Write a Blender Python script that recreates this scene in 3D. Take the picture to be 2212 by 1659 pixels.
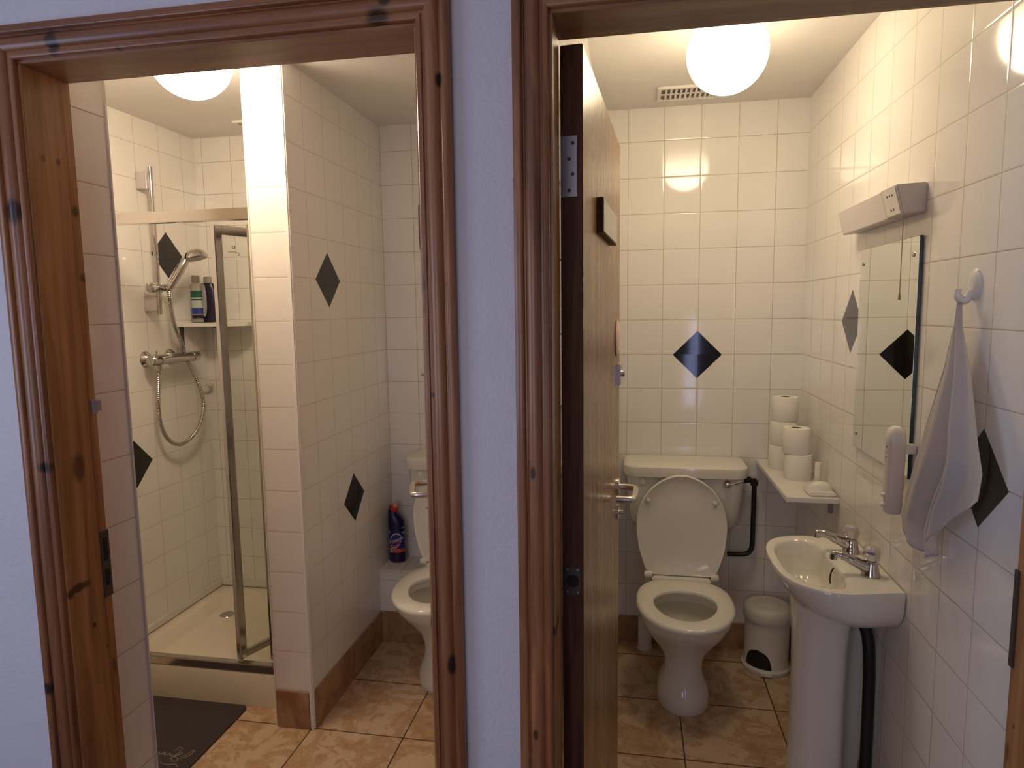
import bpy, bmesh, math, random
from math import sin, cos, pi, sqrt, atan2, radians
from mathutils import Vector, Matrix
random.seed(7)
S = bpy.context.scene
for o in list(bpy.data.objects): bpy.data.objects.remove(o)
COL = S.collection

# ------------------------------------------------------------------ camera
yaw, pitch, roll, F = -0.18327, -0.11142, -0.01377, 1426.45
cd = bpy.data.cameras.new('camera'); cam = bpy.data.objects.new('camera', cd); COL.objects.link(cam)
fw = Vector((sin(yaw)*cos(pitch), cos(yaw)*cos(pitch), sin(pitch)))
rt = Vector((cos(yaw), -sin(yaw), 0)); up = rt.cross(fw)
r2 = cos(roll)*rt + sin(roll)*up; u2 = -sin(roll)*rt + cos(roll)*up
M = Matrix((r2, u2, -fw)).transposed().to_4x4(); M.translation = Vector((0, 0, 1.543))
cam.matrix_world = M
cd.sensor_width = 36.0; cd.lens = F/2212*36.0; cd.clip_start = 0.02
S.camera = cam
# ------------------------------------------------------------------ view, world, lights
S.view_settings.view_transform = 'Standard'; S.view_settings.look = 'None'
S.view_settings.exposure = 0.45; S.view_settings.gamma = 1.0; S.view_settings.use_curve_mapping = False
W = bpy.data.worlds.new('world'); S.world = W; W.use_nodes = True
W.node_tree.nodes['Background'].inputs[0].default_value = (0.45, 0.52, 0.85, 1)
W.node_tree.nodes['Background'].inputs[1].default_value = 0.6
LAMP_COL = (1.0, 0.79, 0.56); LAMP_R = 15.5; LAMP_L = 37.0     # glass globe emission
WIN_COL = (0.50, 0.52, 1.0)
def area(name, loc, rot, sx, sy, e, col):
    l = bpy.data.lights.new(name, 'AREA'); l.shape = 'RECTANGLE'; l.size = sx; l.size_y = sy; l.energy = e; l.color = col
    o = bpy.data.objects.new(name, l); COL.objects.link(o); o.location = loc; o.rotation_euler = rot; return o
area('daylight_left_window', (-2.46, -0.35, 1.45), (0, radians(-90), 0), 1.1, 1.2, 18, (0.58, 0.68, 1.0))
area('added_rear_light', (-0.80, -1.66, 1.35), (radians(90), 0, 0), 1.0, 1.3, 8.5, (1.0, 0.88, 0.92))  # added unseen source behind the camera, set clear of the tile reflections
area('daylight_narrow_window', (0.645, -1.66, 0.95), (radians(90), 0, 0), 0.15, 1.0, 1.6, (0.50, 0.55, 1.0))

# ------------------------------------------------------------------ mesh helpers
def V(*a): return Vector(a)
def box(bm, x0, x1, y0, y1, z0, z1, bev=0.0, seg=2):
    g = bmesh.ops.create_cube(bm, size=1.0)
    for v in g['verts']:
        v.co = Vector(((x0+x1)/2+v.co.x*(x1-x0), (y0+y1)/2+v.co.y*(y1-y0), (z0+z1)/2+v.co.z*(z1-z0)))
    if bev > 0:
        es = list({e for v in g['verts'] for e in v.link_edges})
        bmesh.ops.bevel(bm, geom=es, offset=bev, segments=seg, affect='EDGES', clamp_overlap=True)
def obox(bm, p0, p1, z0, z1, th, bev=0.0):
    """upright box that runs from p0 to p1 on plan, th thick"""
    d = Vector((p1[0]-p0[0], p1[1]-p0[1], 0)); L = d.length; d /= L; n = Vector((-d.y, d.x, 0))
    b2 = bmesh.new(); box(b2, 0, L, -th/2, th/2, z0, z1, bev)
    for v in b2.verts: v.co = Vector((p0[0], p0[1], 0)) + d*v.co.x + n*v.co.y + Vector((0, 0, v.co.z))
    me = bpy.data.meshes.new('t'); b2.to_mesh(me); b2.free(); bm.from_mesh(me); bpy.data.meshes.remove(me)
def loft(bm, rings, close=True, cap0=True, cap1=True):
    vs = [[bm.verts.new(p) for p in r] for r in rings]; n = len(rings[0])
    for a, b in zip(vs, vs[1:]):
        for i in range(n if close else n-1):
            j = (i+1) % n
            bm.faces.new((a[i], a[j], b[j], b[i]))
    if cap0: bm.faces.new(list(reversed(vs[0])))
    if cap1: bm.faces.new(vs[-1])
    return vs
def fix(bm): bmesh.ops.recalc_face_normals(bm, faces=bm.faces[:])
def lathe(bm, prof, c=(0, 0, 0), axis=(0, 0, 1), n=32, cap0=True, cap1=True):
    """prof: (radius, height) pairs, turned about axis through c"""
    ax = Vector(axis).normalized(); a = ax.orthogonal().normalized(); b = ax.cross(a); c = Vector(c)
    rings = [[c + ax*h + (a*cos(2*pi*i/n) + b*sin(2*pi*i/n))*max(r, 1e-5) for i in range(n)] for r, h in prof]
    loft(bm, rings, True, cap0, cap1)
def catmull(pts, k=8):
    P = [Vector(p) for p in pts]; P = [P[0]*2-P[1]] + P + [P[-1]*2-P[-2]]; out = []
    for i in range(1, len(P)-2):
        for j in range(k):
            t = j/k; a, b, c, d = P[i-1:i+3]
            out.append(0.5*((2*b) + (c-a)*t + (2*a-5*b+4*c-d)*t*t + (3*b-a-3*c+d)*t**3))
    out.append(P[-2]); return out
def tube(bm, pts, r, n=12, caps=True):
    P = [Vector(p) for p in pts]; rings = []; prev = None
    for i, p in enumerate(P):
        t = (P[min(i+1, len(P)-1)] - P[max(i-1, 0)]).normalized()
        a = t.orthogonal().normalized() if prev is None else (prev - t*prev.dot(t)).normalized()
        prev = a; b = t.cross(a); rr = r[i] if isinstance(r, (list, tuple)) else r
        rings.append([p + (a*cos(2*pi*k/n) + b*sin(2*pi*k/n))*rr for k in range(n)])
    loft(bm, rings, True, caps, caps)
def poly(bm, pts, z0, z1, bev=0):
    loft(bm, [[Vector((x, y, z0)) for x, y in pts], [Vector((x, y, z1)) for x, y in pts]])
    fix(bm)
def sup(t, n):  # superellipse
    c, s = cos(t), sin(t)
    return (abs(c)**(2/n))*(1 if c >= 0 else -1), (abs(s)**(2/n))*(1 if s >= 0 else -1)

def obj(name, bm, mat, parent=None, smooth=True, angle=40, sub=0):
    fix(bm)
    if parent is not None:
        off = parent.get('_w', None); off = Vector(off) if off else Vector((0, 0, 0))
        for v in bm.verts: v.co -= off
    me = bpy.data.meshes.new(name); bm.to_mesh(me); bm.free()
    mats = mat if isinstance(mat, (list, tuple)) else [mat]
    for m in mats: me.materials.append(m)
    if smooth:
        me.polygons.foreach_set('use_smooth', [True]*len(me.polygons)); me.set_sharp_from_angle(angle=radians(angle))
    o = bpy.data.objects.new(name, me); COL.objects.link(o)
    if parent is not None:
        o.parent = parent; o['_w'] = list(parent.get('_w', (0, 0, 0)))
    if sub:
        m = o.modifiers.new('subsurf', 'SUBSURF'); m.levels = sub; m.render_levels = sub
    return o
def thing(name, label, cat, loc=(0, 0, 0), group=None):
    o = bpy.data.objects.new(name, None); o.empty_display_size = 0.1; COL.objects.link(o)
    o.location = loc; o['_w'] = list(loc); o['label'] = label; o['category'] = cat
    if group: o['group'] = group
    return o
def tag(o, label, cat, group=None):
    o['label'] = label; o['category'] = cat
    if group: o['group'] = group
    return o
def struct(o, kind='structure'):
    o['kind'] = kind; return o
def B(): return bmesh.new()
def bxo(name, mat, parent, *a, **k):
    bm = B(); box(bm, *a, **k); return obj(name, bm, mat, parent)
def copy_tree(o, parent=None):
    c = o.copy(); COL.objects.link(c)
    if parent is not None: c.parent = parent
    for ch in [x for x in bpy.data.objects if x.parent == o]: copy_tree(ch, c)
    return c

# ------------------------------------------------------------------ materials
class N:
    """small node writer"""
    def __init__(s, name):
        s.m = bpy.data.materials.new(name); s.m.use_nodes = True; s.t = s.m.node_tree; s.n = s.t.nodes
        s.b = s.n['Principled BSDF']; s.out = s.n['Material Output']
    def new(s, ty, **k):
        n = s.n.new(ty)
        for a, v in k.items(): setattr(n, a, v)
        return n
    def link(s, a, b): s.t.links.new(a, b)
    def val(s, sock, v):
        if hasattr(v, 'is_output') or isinstance(v, bpy.types.NodeSocket): s.link(v, sock)
        else: sock.default_value = v
    def math(s, op, a, b=0.0, c=0.0):
        n = s.new('ShaderNodeMath', operation=op); s.val(n.inputs[0], a); s.val(n.inputs[1], b); s.val(n.inputs[2], c); return n.outputs[0]
    def pos(s):
        g = s.new('ShaderNodeNewGeometry'); x = s.new('ShaderNodeSeparateXYZ'); s.link(g.outputs['Position'], x.inputs[0])
        return g.outputs['Position'], x.outputs[0], x.outputs[1], x.outputs[2]
    def opos(s):
        g = s.new('ShaderNodeTexCoord'); x = s.new('ShaderNodeSeparateXYZ'); s.link(g.outputs['Object'], x.inputs[0])
        return g.outputs['Object'], x.outputs[0], x.outputs[1], x.outputs[2]
    def comb(s, x, y, z):
        n = s.new('ShaderNodeCombineXYZ'); s.val(n.inputs[0], x); s.val(n.inputs[1], y); s.val(n.inputs[2], z); return n.outputs[0]
    def mix(s, f, a, b):
        n = s.new('ShaderNodeMix', data_type='RGBA'); s.val(n.inputs[0], f)
        for i, v in ((6, a), (7, b)): s.val(n.inputs[i], (*v, 1) if isinstance(v, tuple) and len(v) == 3 else v)
        return n.outputs[2]
    def noise(s, vec, scale, detail=3.0, rough=0.5, dist=0.0):
        n = s.new('ShaderNodeTexNoise'); s.link(vec, n.inputs['Vector']); n.inputs['Scale'].default_value = scale
        n.inputs['Detail'].default_value = detail; n.inputs['Roughness'].default_value = rough; n.inputs['Distortion'].default_value = dist
        return n.outputs[0]
    def map(s, vec, sc):
        n = s.new('ShaderNodeMapping'); s.link(vec, n.inputs[0]); n.inputs['Scale'].default_value = sc; return n.outputs[0]
    def ramp(s, f, stops):
        n = s.new('ShaderNodeValToRGB'); s.link(f, n.inputs[0]); e = n.color_ramp.elements
        while len(e) < len(stops): e.new(0.5)
        for k, (p, c) in enumerate(stops): e[k].position = p; e[k].color = (*c, 1)
        return n.outputs[0]
    def smooth(s, v, a, b):
        n = s.new('ShaderNodeMapRange', interpolation_type='SMOOTHSTEP'); s.val(n.inputs[0], v)
        n.inputs[1].default_value = a; n.inputs[2].default_value = b; return n.outputs[0]
    def bump(s, h, strength=0.3, dist=0.002, normal=None):
        n = s.new('ShaderNodeBump'); s.link(h, n.inputs['Height']); n.inputs['Strength'].default_value = strength; n.inputs['Distance'].default_value = dist
        if normal is not None: s.link(normal, n.inputs['Normal'])
        return n.outputs[0]
    def p(s, **k):
        for a, v in k.items():
            i = s.b.inputs[a.replace('_', ' ')]
            s.val(i, (*v, 1) if isinstance(v, tuple) and len(v) == 3 and i.type == 'RGBA' else v)
        return s
def plain(name, col, rough=0.4, metal=0.0, **k):
    n = N(name); n.p(Base_Color=col, Roughness=rough, Metallic=metal, **k); return n.m

P = 0.152
def tile(name, axis, u0, v0, diamonds=(), col=(0.90, 0.87, 0.83), grout=(0.58, 0.50, 0.37), gw=0.0012, rough=0.07, top=None):
    n = N(name); vec, x, y, z = n.pos(); u = x if axis == 'x' else y
    us = n.math('DIVIDE', n.math('SUBTRACT', u, u0), P); vs = n.math('DIVIDE', n.math('SUBTRACT', z, v0), P)
    def edge(a):  # distance in metres to the nearest joint
        f = n.math('SUBTRACT', a, n.math('FLOOR', a))
        return n.math('MULTIPLY', n.math('MINIMUM', f, n.math('SUBTRACT', 1.0, f)), P)
    d = n.math('MINIMUM', edge(us), edge(vs))
    joint = n.math('SUBTRACT', 1.0, n.smooth(d, gw*0.6, gw*1.35))
    cell = n.comb(n.math('FLOOR', us), n.math('FLOOR', vs), 0.0)
    wn = n.new('ShaderNodeTexWhiteNoise', noise_dimensions='3D'); n.link(cell, wn.inputs['Vector'])
    sc = n.new('ShaderNodeVectorMath', operation='MULTIPLY_ADD'); n.link(wn.outputs['Color'], sc.inputs[0])
    sc.inputs[1].default_value = (0.008,)*3; sc.inputs[2].default_value = (-0.004,)*3
    g = n.new('ShaderNodeNewGeometry'); ad = n.new('ShaderNodeVectorMath', operation='ADD'); n.link(g.outputs['Normal'], ad.inputs[0]); n.link(sc.outputs[0], ad.inputs[1])
    nm = n.new('ShaderNodeVectorMath', operation='NORMALIZE'); n.link(ad.outputs[0], nm.inputs[0])
    h = n.smooth(d, 0.0, 0.006)
    wav = n.noise(vec, 14.0, 2.0)
    hh = n.math('ADD', h, n.math('MULTIPLY', wav, 0.22))
    base = n.mix(n.noise(vec, 3.0, 2.0), col, tuple(c*0.94 for c in col))
    dirt = n.mix(n.noise(vec, 6.0, 3.0), grout, tuple(c*0.72 for c in grout))
    c = n.mix(joint, base, dirt); r = n.mix(joint, (rough,)*3, (0.7,)*3)
    if diamonds:
        m = None
        for du, dz in diamonds:
            q = n.math('ADD', n.math('ABSOLUTE', n.math('SUBTRACT', u, du)), n.math('ABSOLUTE', n.math('SUBTRACT', z, dz)))
            m = q if m is None else n.math('MINIMUM', m, q)
        inside = n.math('LESS_THAN', m, 0.103)
        rim = n.math('LESS_THAN', m, 0.1045)
        c = n.mix(rim, c, (0.25, 0.21, 0.15)); c = n.mix(inside, c, (0.010, 0.009, 0.007)); r = n.mix(inside, r, (0.06,)*3)
        hh = n.math('MAXIMUM', n.math('MULTIPLY', inside, 1.2), n.math('MULTIPLY', hh, n.math('SUBTRACT', 1.0, inside)))
    n.p(Base_Color=c, Roughness=r, Normal=n.bump(hh, 0.30, 0.0012, nm.outputs[0]), IOR=1.55)
    return n.m

def wood(name, axis, c0, c1, c2, rough=0.38, knots=(), scale=1.0, coat=0.15, objspace=False, knotn=True, kaxis=None, spec=0.5):
    """axis: grain direction 'z','x' or 'y'; knots: (a, z, ra, rz, strength) in metres, a = x or y"""
    n = N(name); vec, x, y, z = n.opos() if objspace else n.pos()
    s = {'z': (1, 1, 0.045), 'x': (0.045, 1, 1), 'y': (1, 0.045, 1)}[axis]
    mv = n.map(vec, tuple(k*scale for k in s))
    warp = n.noise(n.map(vec, tuple(3*scale*k for k in ((1, 1, .35) if axis == 'z' else (.35, 1, 1) if axis == 'x' else (1, .35, 1)))), 2.0, 2.0)
    w2 = n.new('ShaderNodeVectorMath', operation='ADD'); n.link(mv, w2.inputs[0]); n.link(n.comb(n.math('MULTIPLY', warp, 0.05), n.math('MULTIPLY', warp, 0.05), n.math('MULTIPLY', warp, 0.03)), w2.inputs[1])
    g1 = n.noise(w2.outputs[0], 60.0, 4.0, 0.6, 0.3); g2 = n.noise(w2.outputs[0], 16.0, 3.0, 0.5, 0.6); g3 = n.noise(w2.outputs[0], 260.0, 2.0)
    f = n.math('ADD', n.math('MULTIPLY', g1, 0.45), n.math('ADD', n.math('MULTIPLY', g2, 0.45), n.math('MULTIPLY', g3, 0.12)))
    c = n.ramp(f, [(0.36, c0), (0.50, c1), (0.64, c2)])
    for kx, kz, ra, rz, st in knots:
        a = x if (kaxis or axis) != 'y' else y
        dx = n.math('DIVIDE', n.math('SUBTRACT', a, kx), ra); dz = n.math('DIVIDE', n.math('SUBTRACT', z, kz), rz)
        q = n.math('SQRT', n.math('ADD', n.math('MULTIPLY', dx, dx), n.math('MULTIPLY', dz, dz)))
        q = n.math('ADD', q, n.math('MULTIPLY', n.math('SUBTRACT', g1, 0.5), 0.8))
        k = n.math('MULTIPLY', n.math('SUBTRACT', 1.0, n.smooth(q, 0.55, 1.25)), st)
        c = n.mix(k, c, (0.018, 0.007, 0.004))
    if knotn:
        kv = n.map(vec, (9, 9, 3.2) if axis == 'z' else (3.2, 9, 9) if axis == 'x' else (9, 3.2, 9))
        vo = n.new('ShaderNodeTexVoronoi'); n.link(kv, vo.inputs['Vector']); vo.inputs['Scale'].default_value = 0.75
        kk = n.math('MULTIPLY', n.math('SUBTRACT', 1.0, n.smooth(vo.outputs['Distance'], 0.06, 0.17)), 0.55)
        c = n.mix(kk, c, (0.05, 0.018, 0.008))
    n.p(Base_Color=c, Roughness=rough, Coat_Weight=coat, Specular_IOR_Level=spec, Coat_Roughness=0.12, Normal=n.bump(f, 0.10, 0.001))
    return n.m

def floor_tile(name, x0, px, y0, py):
    n = N(name); vec, x, y, z = n.pos()
    us = n.math('DIVIDE', n.math('SUBTRACT', x, x0), px); vs = n.math('DIVIDE', n.math('SUBTRACT', y, y0), py)
    def edge(a, p):
        f = n.math('SUBTRACT', a, n.math('FLOOR', a)); return n.math('MULTIPLY', n.math('MINIMUM', f, n.math('SUBTRACT', 1.0, f)), p)
    d = n.math('MINIMUM', edge(us, px), edge(vs, py)); joint = n.math('SUBTRACT', 1.0, n.smooth(d, 0.0016, 0.0034))
    cell = n.comb(n.math('FLOOR', us), n.math('FLOOR', vs), 3.0)
    wn = n.new('ShaderNodeTexWhiteNoise', noise_dimensions='3D'); n.link(cell, wn.inputs['Vector'])
    sh = n.new('ShaderNodeVectorMath', operation='MULTIPLY_ADD'); n.link(wn.outputs['Color'], sh.inputs[0]); sh.inputs[1].default_value = (7,)*3; n.link(vec, sh.inputs[2])
    a = n.noise(sh.outputs[0], 6.5, 7.0, 0.62, 1.4); b = n.noise(sh.outputs[0], 26.0, 4.0, 0.6, 0.5)
    f = n.math('ADD', n.math('MULTIPLY', a, 0.78), n.math('MULTIPLY', b, 0.22))
    c = n.ramp(f, [(0.34, (0.36, 0.20, 0.11)), (0.46, (0.50, 0.32, 0.185)), (0.55, (0.62, 0.46, 0.31)), (0.68, (0.54, 0.38, 0.24))])
    vein = n.math('SUBTRACT', 1.0, n.smooth(n.math('ABSOLUTE', n.math('SUBTRACT', a, 0.49)), 0.0, 0.022))
    c = n.mix(n.math('MULTIPLY', vein, 0.5), c, (0.30, 0.15, 0.075))
    c = n.mix(joint, c, (0.07, 0.04, 0.022))
    n.p(Base_Color=c, Roughness=n.mix(joint, (0.30,)*3, (0.8,)*3), Normal=n.bump(n.smooth(d, 0.0, 0.006), 0.4, 0.0015))
    return n.m

def skirt_mat(name):
    n = N(name); vec, x, y, z = n.pos()
    a = n.noise(vec, 9.0, 6.0, 0.6, 1.2)
    c = n.ramp(a, [(0.35, (0.26, 0.125, 0.062)), (0.5, (0.37, 0.21, 0.115)), (0.66, (0.46, 0.28, 0.16))])
    n.p(Base_Color=c, Roughness=0.32); return n.m

def paint(name, col, bump=0.25):
    n = N(name); vec, x, y, z = n.pos()
    a = n.noise(vec, 150.0, 3.0, 0.6); b = n.noise(vec, 6.0, 3.0)
    n.p(Base_Color=n.mix(b, col, tuple(c*0.9 for c in col)), Roughness=0.55, Normal=n.bump(a, bump, 0.003)); return n.m

M_hall = paint('hall_paint', (0.68, 0.64, 0.68), 0.5)
M_ceil = paint('ceiling_paint', (0.86, 0.83, 0.79), 0.06)
M_hallfloor = plain('hall_carpet', (0.09, 0.075, 0.07), 0.95)
T_back_R = tile('tile_back_right', 'x', 0.1229, 0.1239, [(0.2725, 1.338)])
T_side_R = tile('tile_right_wall', 'y', 1.7791, 0.1239, [(2.346, 1.490), (1.478, 1.186)])
T_left_R = tile('tile_left_of_right_room', 'y', 1.7791, 0.1239)
T_back_L = tile('tile_back_left', 'x', -2.07, 0.1475, grout=(0.44, 0.36, 0.26), gw=0.001)
T_div_L = tile('tile_divider', 'y', 2.107, 0.149, [(2.405, 1.667), (2.563, 0.763)], gw=0.001)
T_showerwall = tile('tile_shower_wall', 'y', 2.584, 0.148, [(2.745, 1.815), (2.453, 0.903)], gw=0.001)
T_column = tile('tile_column', 'x', -1.3085, 0.147, col=(0.82, 0.77, 0.73))
T_near = tile('tile_near', 'y', 1.19, 0.156)
T_front = tile('tile_front_inside', 'x', -0.15, 0.1475)
FL_L = floor_tile('floor_tiles_left', -0.8166, 0.357, 2.134, 0.338)
FL_R = floor_tile('floor_tiles_right', 0.182, 0.360, 2.180, 0.3405)
M_skirt = skirt_mat('skirting_tile')
M_white = plain('white_plastic', (0.80, 0.77, 0.72), 0.25)
M_trimw = plain('white_trim', (0.80, 0.76, 0.72), 0.35)
M_ceramic = plain('ceramic', (0.80, 0.77, 0.70), 0.06, IOR=1.55)
M_seat = plain('seat_plastic', (0.84, 0.80, 0.72), 0.12)
M_tray = plain('tray_acrylic', (0.80, 0.72, 0.58), 0.18)
M_chrome = plain('chrome', (0.54, 0.52, 0.51), 0.07, 1.0)
M_satin = plain('satin_metal', (0.72, 0.69, 0.66), 0.25, 1.0)
M_alu = plain('polished_aluminium', (0.60, 0.57, 0.54), 0.14, 1.0)
M_steel = plain('dull_steel', (0.42, 0.40, 0.44), 0.45, 0.9)
M_black = plain('black_plastic', (0.012, 0.012, 0.013), 0.35)
M_dark = plain('dark_recess', (0.01, 0.008, 0.006), 0.7)
M_grime = plain('dark_steel', (0.10, 0.085, 0.075), 0.5, 0.6)
M_paper = plain('tissue_paper', (0.86, 0.82, 0.75), 0.9)
M_towel = N('towel_cotton'); _v, _x, _y, _z = M_towel.opos()
M_towel.p(Base_Color=(0.84, 0.79, 0.78), Roughness=0.95, Sheen_Weight=0.3, Normal=M_towel.bump(M_towel.noise(_v, 600.0, 2.0), 0.5, 0.001)); M_towel = M_towel.m
M_mirror = plain('mirror_silver', (0.84, 0.87, 0.83), 0.0, 1.0)
M_mirror_edge = plain('mirror_glass_edge', (0.01, 0.035, 0.03), 0.15)
pine = ((0.125, 0.044, 0.017), (0.25, 0.092, 0.032), (0.38, 0.16, 0.060))
M_pine_v = wood('varnished_pine_upright', 'z', *pine, knots=[(-1.146, 1.74, .018, .026, .95), (-1.131, 1.249, .014, .012, .95), (-1.168, .79, .008, .014, .95), (-0.312, 1.915, .007, .013, .95), (-0.315, 0.915, .008, .018, .9), (-0.352, 1.59, .006, .016, .8), (-0.165, 1.27, .005, .012, .9), (-0.338, 1.40, .004, .006, .9), (-0.165, .80, .005, .010, .8)])
M_pine_h = wood('varnished_pine_level', 'x', *pine, knots=[(-1.03, 2.03, .014, .022, .9), (-0.415, 2.02, .022, .016, .85), (-0.40, 2.043, .012, .01, .9), (-.9, 2.01, .006, .006, .7)])
M_lin_y = wood('pine_lining', 'z', (0.22, 0.090, 0.034), (0.38, 0.175, 0.066), (0.52, 0.27, 0.110), kaxis='y', knotn=False, knots=[(1.189, 1.754, .009, .012, .8), (1.156, 1.844, .006, .008, .6), (1.122, 1.844, .005, .007, .6), (1.197, 1.621, .012, .010, .7), (1.140, 1.235, .016, .030, .65), (1.116, .990, .030, .010, .85), (1.095, .983, .008, .010, .8), (1.146, .895, .005, .006, .8), (1.174, .834, .003, .004, .8), (1.19, .78, .006, .02, .5)])
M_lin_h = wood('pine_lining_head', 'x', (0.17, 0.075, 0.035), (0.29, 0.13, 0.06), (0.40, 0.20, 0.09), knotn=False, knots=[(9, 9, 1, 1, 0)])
M_doorface = wood('veneer_door', 'z', (0.15, 0.066, 0.021), (0.28, 0.140, 0.049), (0.40, 0.220, 0.083), spec=0.28, rough=0.26, scale=1.6, coat=0.0, objspace=True, knotn=False)
M_dooredge = wood('dark_hardwood_edge', 'z', (0.06, 0.026, 0.014), (0.12, 0.052, 0.028), (0.18, 0.080, 0.044), spec=0.15, rough=0.6, scale=1.6, coat=0.0, objspace=True, knotn=False)
M_light = lambda nm, L: None
def emis(name, col, L):
    n = N(name); n.p(Base_Color=(0.9, 0.85, 0.75), Roughness=0.2, Emission_Color=(*col, 1))
    g = n.new('ShaderNodeNewGeometry'); sp = n.new('ShaderNodeSeparateXYZ'); n.link(g.outputs['Normal'], sp.inputs[0])
    k = n.smooth(sp.outputs[2], 0.75, -0.85); n.link(n.math('MULTIPLY_ADD', k, L*1.08, L*0.08), n.b.inputs['Emission Strength']); return n.m
def glass(name, tint=(0.97, 0.98, 0.97)):
    n = N(name); t = n.new('ShaderNodeBsdfTransparent'); t.inputs[0].default_value = (*tint, 1)
    g = n.new('ShaderNodeBsdfGlossy'); g.inputs['Roughness'].default_value = 0.02
    lw = n.new('ShaderNodeLayerWeight'); lw.inputs[0].default_value = 0.5
    fr = n.math('MULTIPLY_ADD', n.math('POWER', lw.outputs['Facing'], 5.0), 0.9, 0.035)
    m = n.new('ShaderNodeMixShader'); n.link(fr, m.inputs[0]); n.link(t.outputs[0], m.inputs[1]); n.link(g.outputs[0], m.inputs[2])
    n.link(m.outputs[0], n.out.inputs[0]); return n.m
M_glass = glass('thin_glass')

# ------------------------------------------------------------------ levels and planes
ZC = 2.39; YB = 2.985; XR = 0.703; XD = -1.161; YC = 2.128; XS = -2.112
YF = 1.09; YI = 1.20; ZS = 2.006                      # hall face, room face of the front wall, soffit
JL, JR = -1.115, -0.357; KL, KR = -0.130, 0.633       # door openings

# ------------------------------------------------------------------ room shell
def sbox(name, mat, *a, **k):
    o = bxo(name, mat, None, *a, **k); return struct(o)
sbox('floor_left', FL_L, XS-0.05, -0.31, YF, YB+0.05, -0.05, 0.0)
sbox('floor_right', FL_R, -0.20, XR+0.05, YF, YB+0.05, -0.05, 0.0)
sbox('floor_hall', M_hallfloor, -2.45, 1.65, -1.65, YF, -0.05, 0.0)
sbox('ceiling_left', M_ceil, XS-0.05, -0.31, YI, YB+0.05, ZC, ZC+0.05)
sbox('ceiling_right', M_ceil, -0.20, XR+0.05, YI, YB+0.05, ZC, ZC+0.05)
sbox('ceiling_hall', M_ceil, -2.45, 1.65, -1.65, YF, ZC+0.01, ZC+0.06)
sbox('wall_back_left', T_back_L, XS-0.05, -0.28, YB, YB+0.05, -0.02, ZC+0.02)
sbox('wall_back_right', T_back_R, -0.20, XR+0.05, YB, YB+0.05, -0.02, ZC+0.02)
sbox('wall_right', T_side_R, XR, XR+0.05, YI-0.01, YB, -0.02, ZC+0.02)
sbox('wall_between', T_left_R, -0.31+0.002, -0.150, YI, YB, -0.02, ZC+0.02)
sbox('wall_shower', T_showerwall, XS-0.05, XS, 1.29, YB, -0.02, ZC+0.02)
sbox('wall_near_left', T_near, XS, -1.161, YI, 1.342, -0.02, ZC+0.02)
# divider between shower and toilet: end face and side face carry their own tile layout
bm = B(); box(bm, -1.3095, XD, YC, YB, -0.02, ZC+0.02)
dv = obj('wall_divider', bm, [T_column, T_div_L, tile('tile_divider_shower', 'y', 2.107, 0.149, gw=0.001)], smooth=False); struct(dv)
for f in dv.data.polygons: f.material_index = 0 if abs(f.normal.y) > 0.5 else (1 if f.normal.x > 0 else 2)
# corner trims of the tiling
def trim(name, *a, **k):
    o = bxo(name, M_trimw, None, *a, **k); return struct(o)
trim('trim_1', XD-0.013, XD+0.003, YC-0.005, YC+0.012, 0.0, ZC, bev=0.004)
trim('trim_2', -1.3125, -1.3075, YC-0.004, YC+0.012, 0.0, ZC, bev=0.0015)
trim('trim_3', -1.169, -1.1575, 1.334, 1.345, 0.0, ZC, bev=0.003)
# front wall (hall side painted, room side tiled)
def front(name, mat, y0, y1):
    bm = B()
    segs = [(-2.45, JL-0.025), (JR+0.025, KL-0.025), (KR+0.025, 1.65)]
    if mat is T_front: segs = [(-2.112, JL-0.025), (JR+0.025, -0.32), (-0.16, KL-0.025), (KR+0.025, XR)]
    for a, b in segs: box(bm, a, b, y0, y1, 0, ZC+0.02)
    for a, b in ((JL-0.025, JR+0.025), (KL-0.025, KR+0.025)): box(bm, a, b, y0, y1, ZS+0.025, ZC+0.02)
    return struct(obj(name, bm, mat, smooth=False))
front('wall_front', M_hall, YF, YI-0.012)
front('wall_front_inside', T_front, YI-0.012, YI-0.004)
# hall behind the camera, with its windows; the wide rear one is added to light the hall
bm = B()
for a in ((-1.65, -0.95), (0.25, YF)): box(bm, -2.45, -2.40, a[0], a[1], 0, ZC+0.02)
box(bm, -2.45, -2.40, -0.95, 0.25, 0, 0.90); box(bm, -2.45, -2.40, -0.95, 0.25, 2.0, ZC+0.02)
struct(obj('wall_hall_left', bm, M_hall, smooth=False))
bm = B()
for a in ((-2.40, -1.3), (-0.3, 0.57), (0.72, 1.65)): box(bm, a[0], a[1], -1.65, -1.60, 0, ZC+0.02)
for a, b, c, d in ((-1.3, -0.3, 0.7, 2.0), (0.57, 0.72, 0.42, 1.48)): box(bm, a, b, -1.65, -1.60, 0, c); box(bm, a, b, -1.65, -1.60, d, ZC+0.02)
struct(obj('wall_hall_rear', bm, M_hall, smooth=False))
sbox('wall_hall_right', M_hall, 1.60, 1.65, -1.60, YF, 0, ZC+0.02)
w1 = sbox('window_1', M_glass, -2.428, -2.424, -0.95, 0.25, 0.90, 2.0)
bm = B()
for y in (-0.95, -0.37, 0.21): box(bm, -2.445, -2.405, y, y+0.04, 0.9, 2.0)
for z in (0.90, 1.43, 1.96): box(bm, -2.444, -2.406, -0.95, 0.25, z, z+0.04)
obj('window_frame', bm, M_white, w1)
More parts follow.
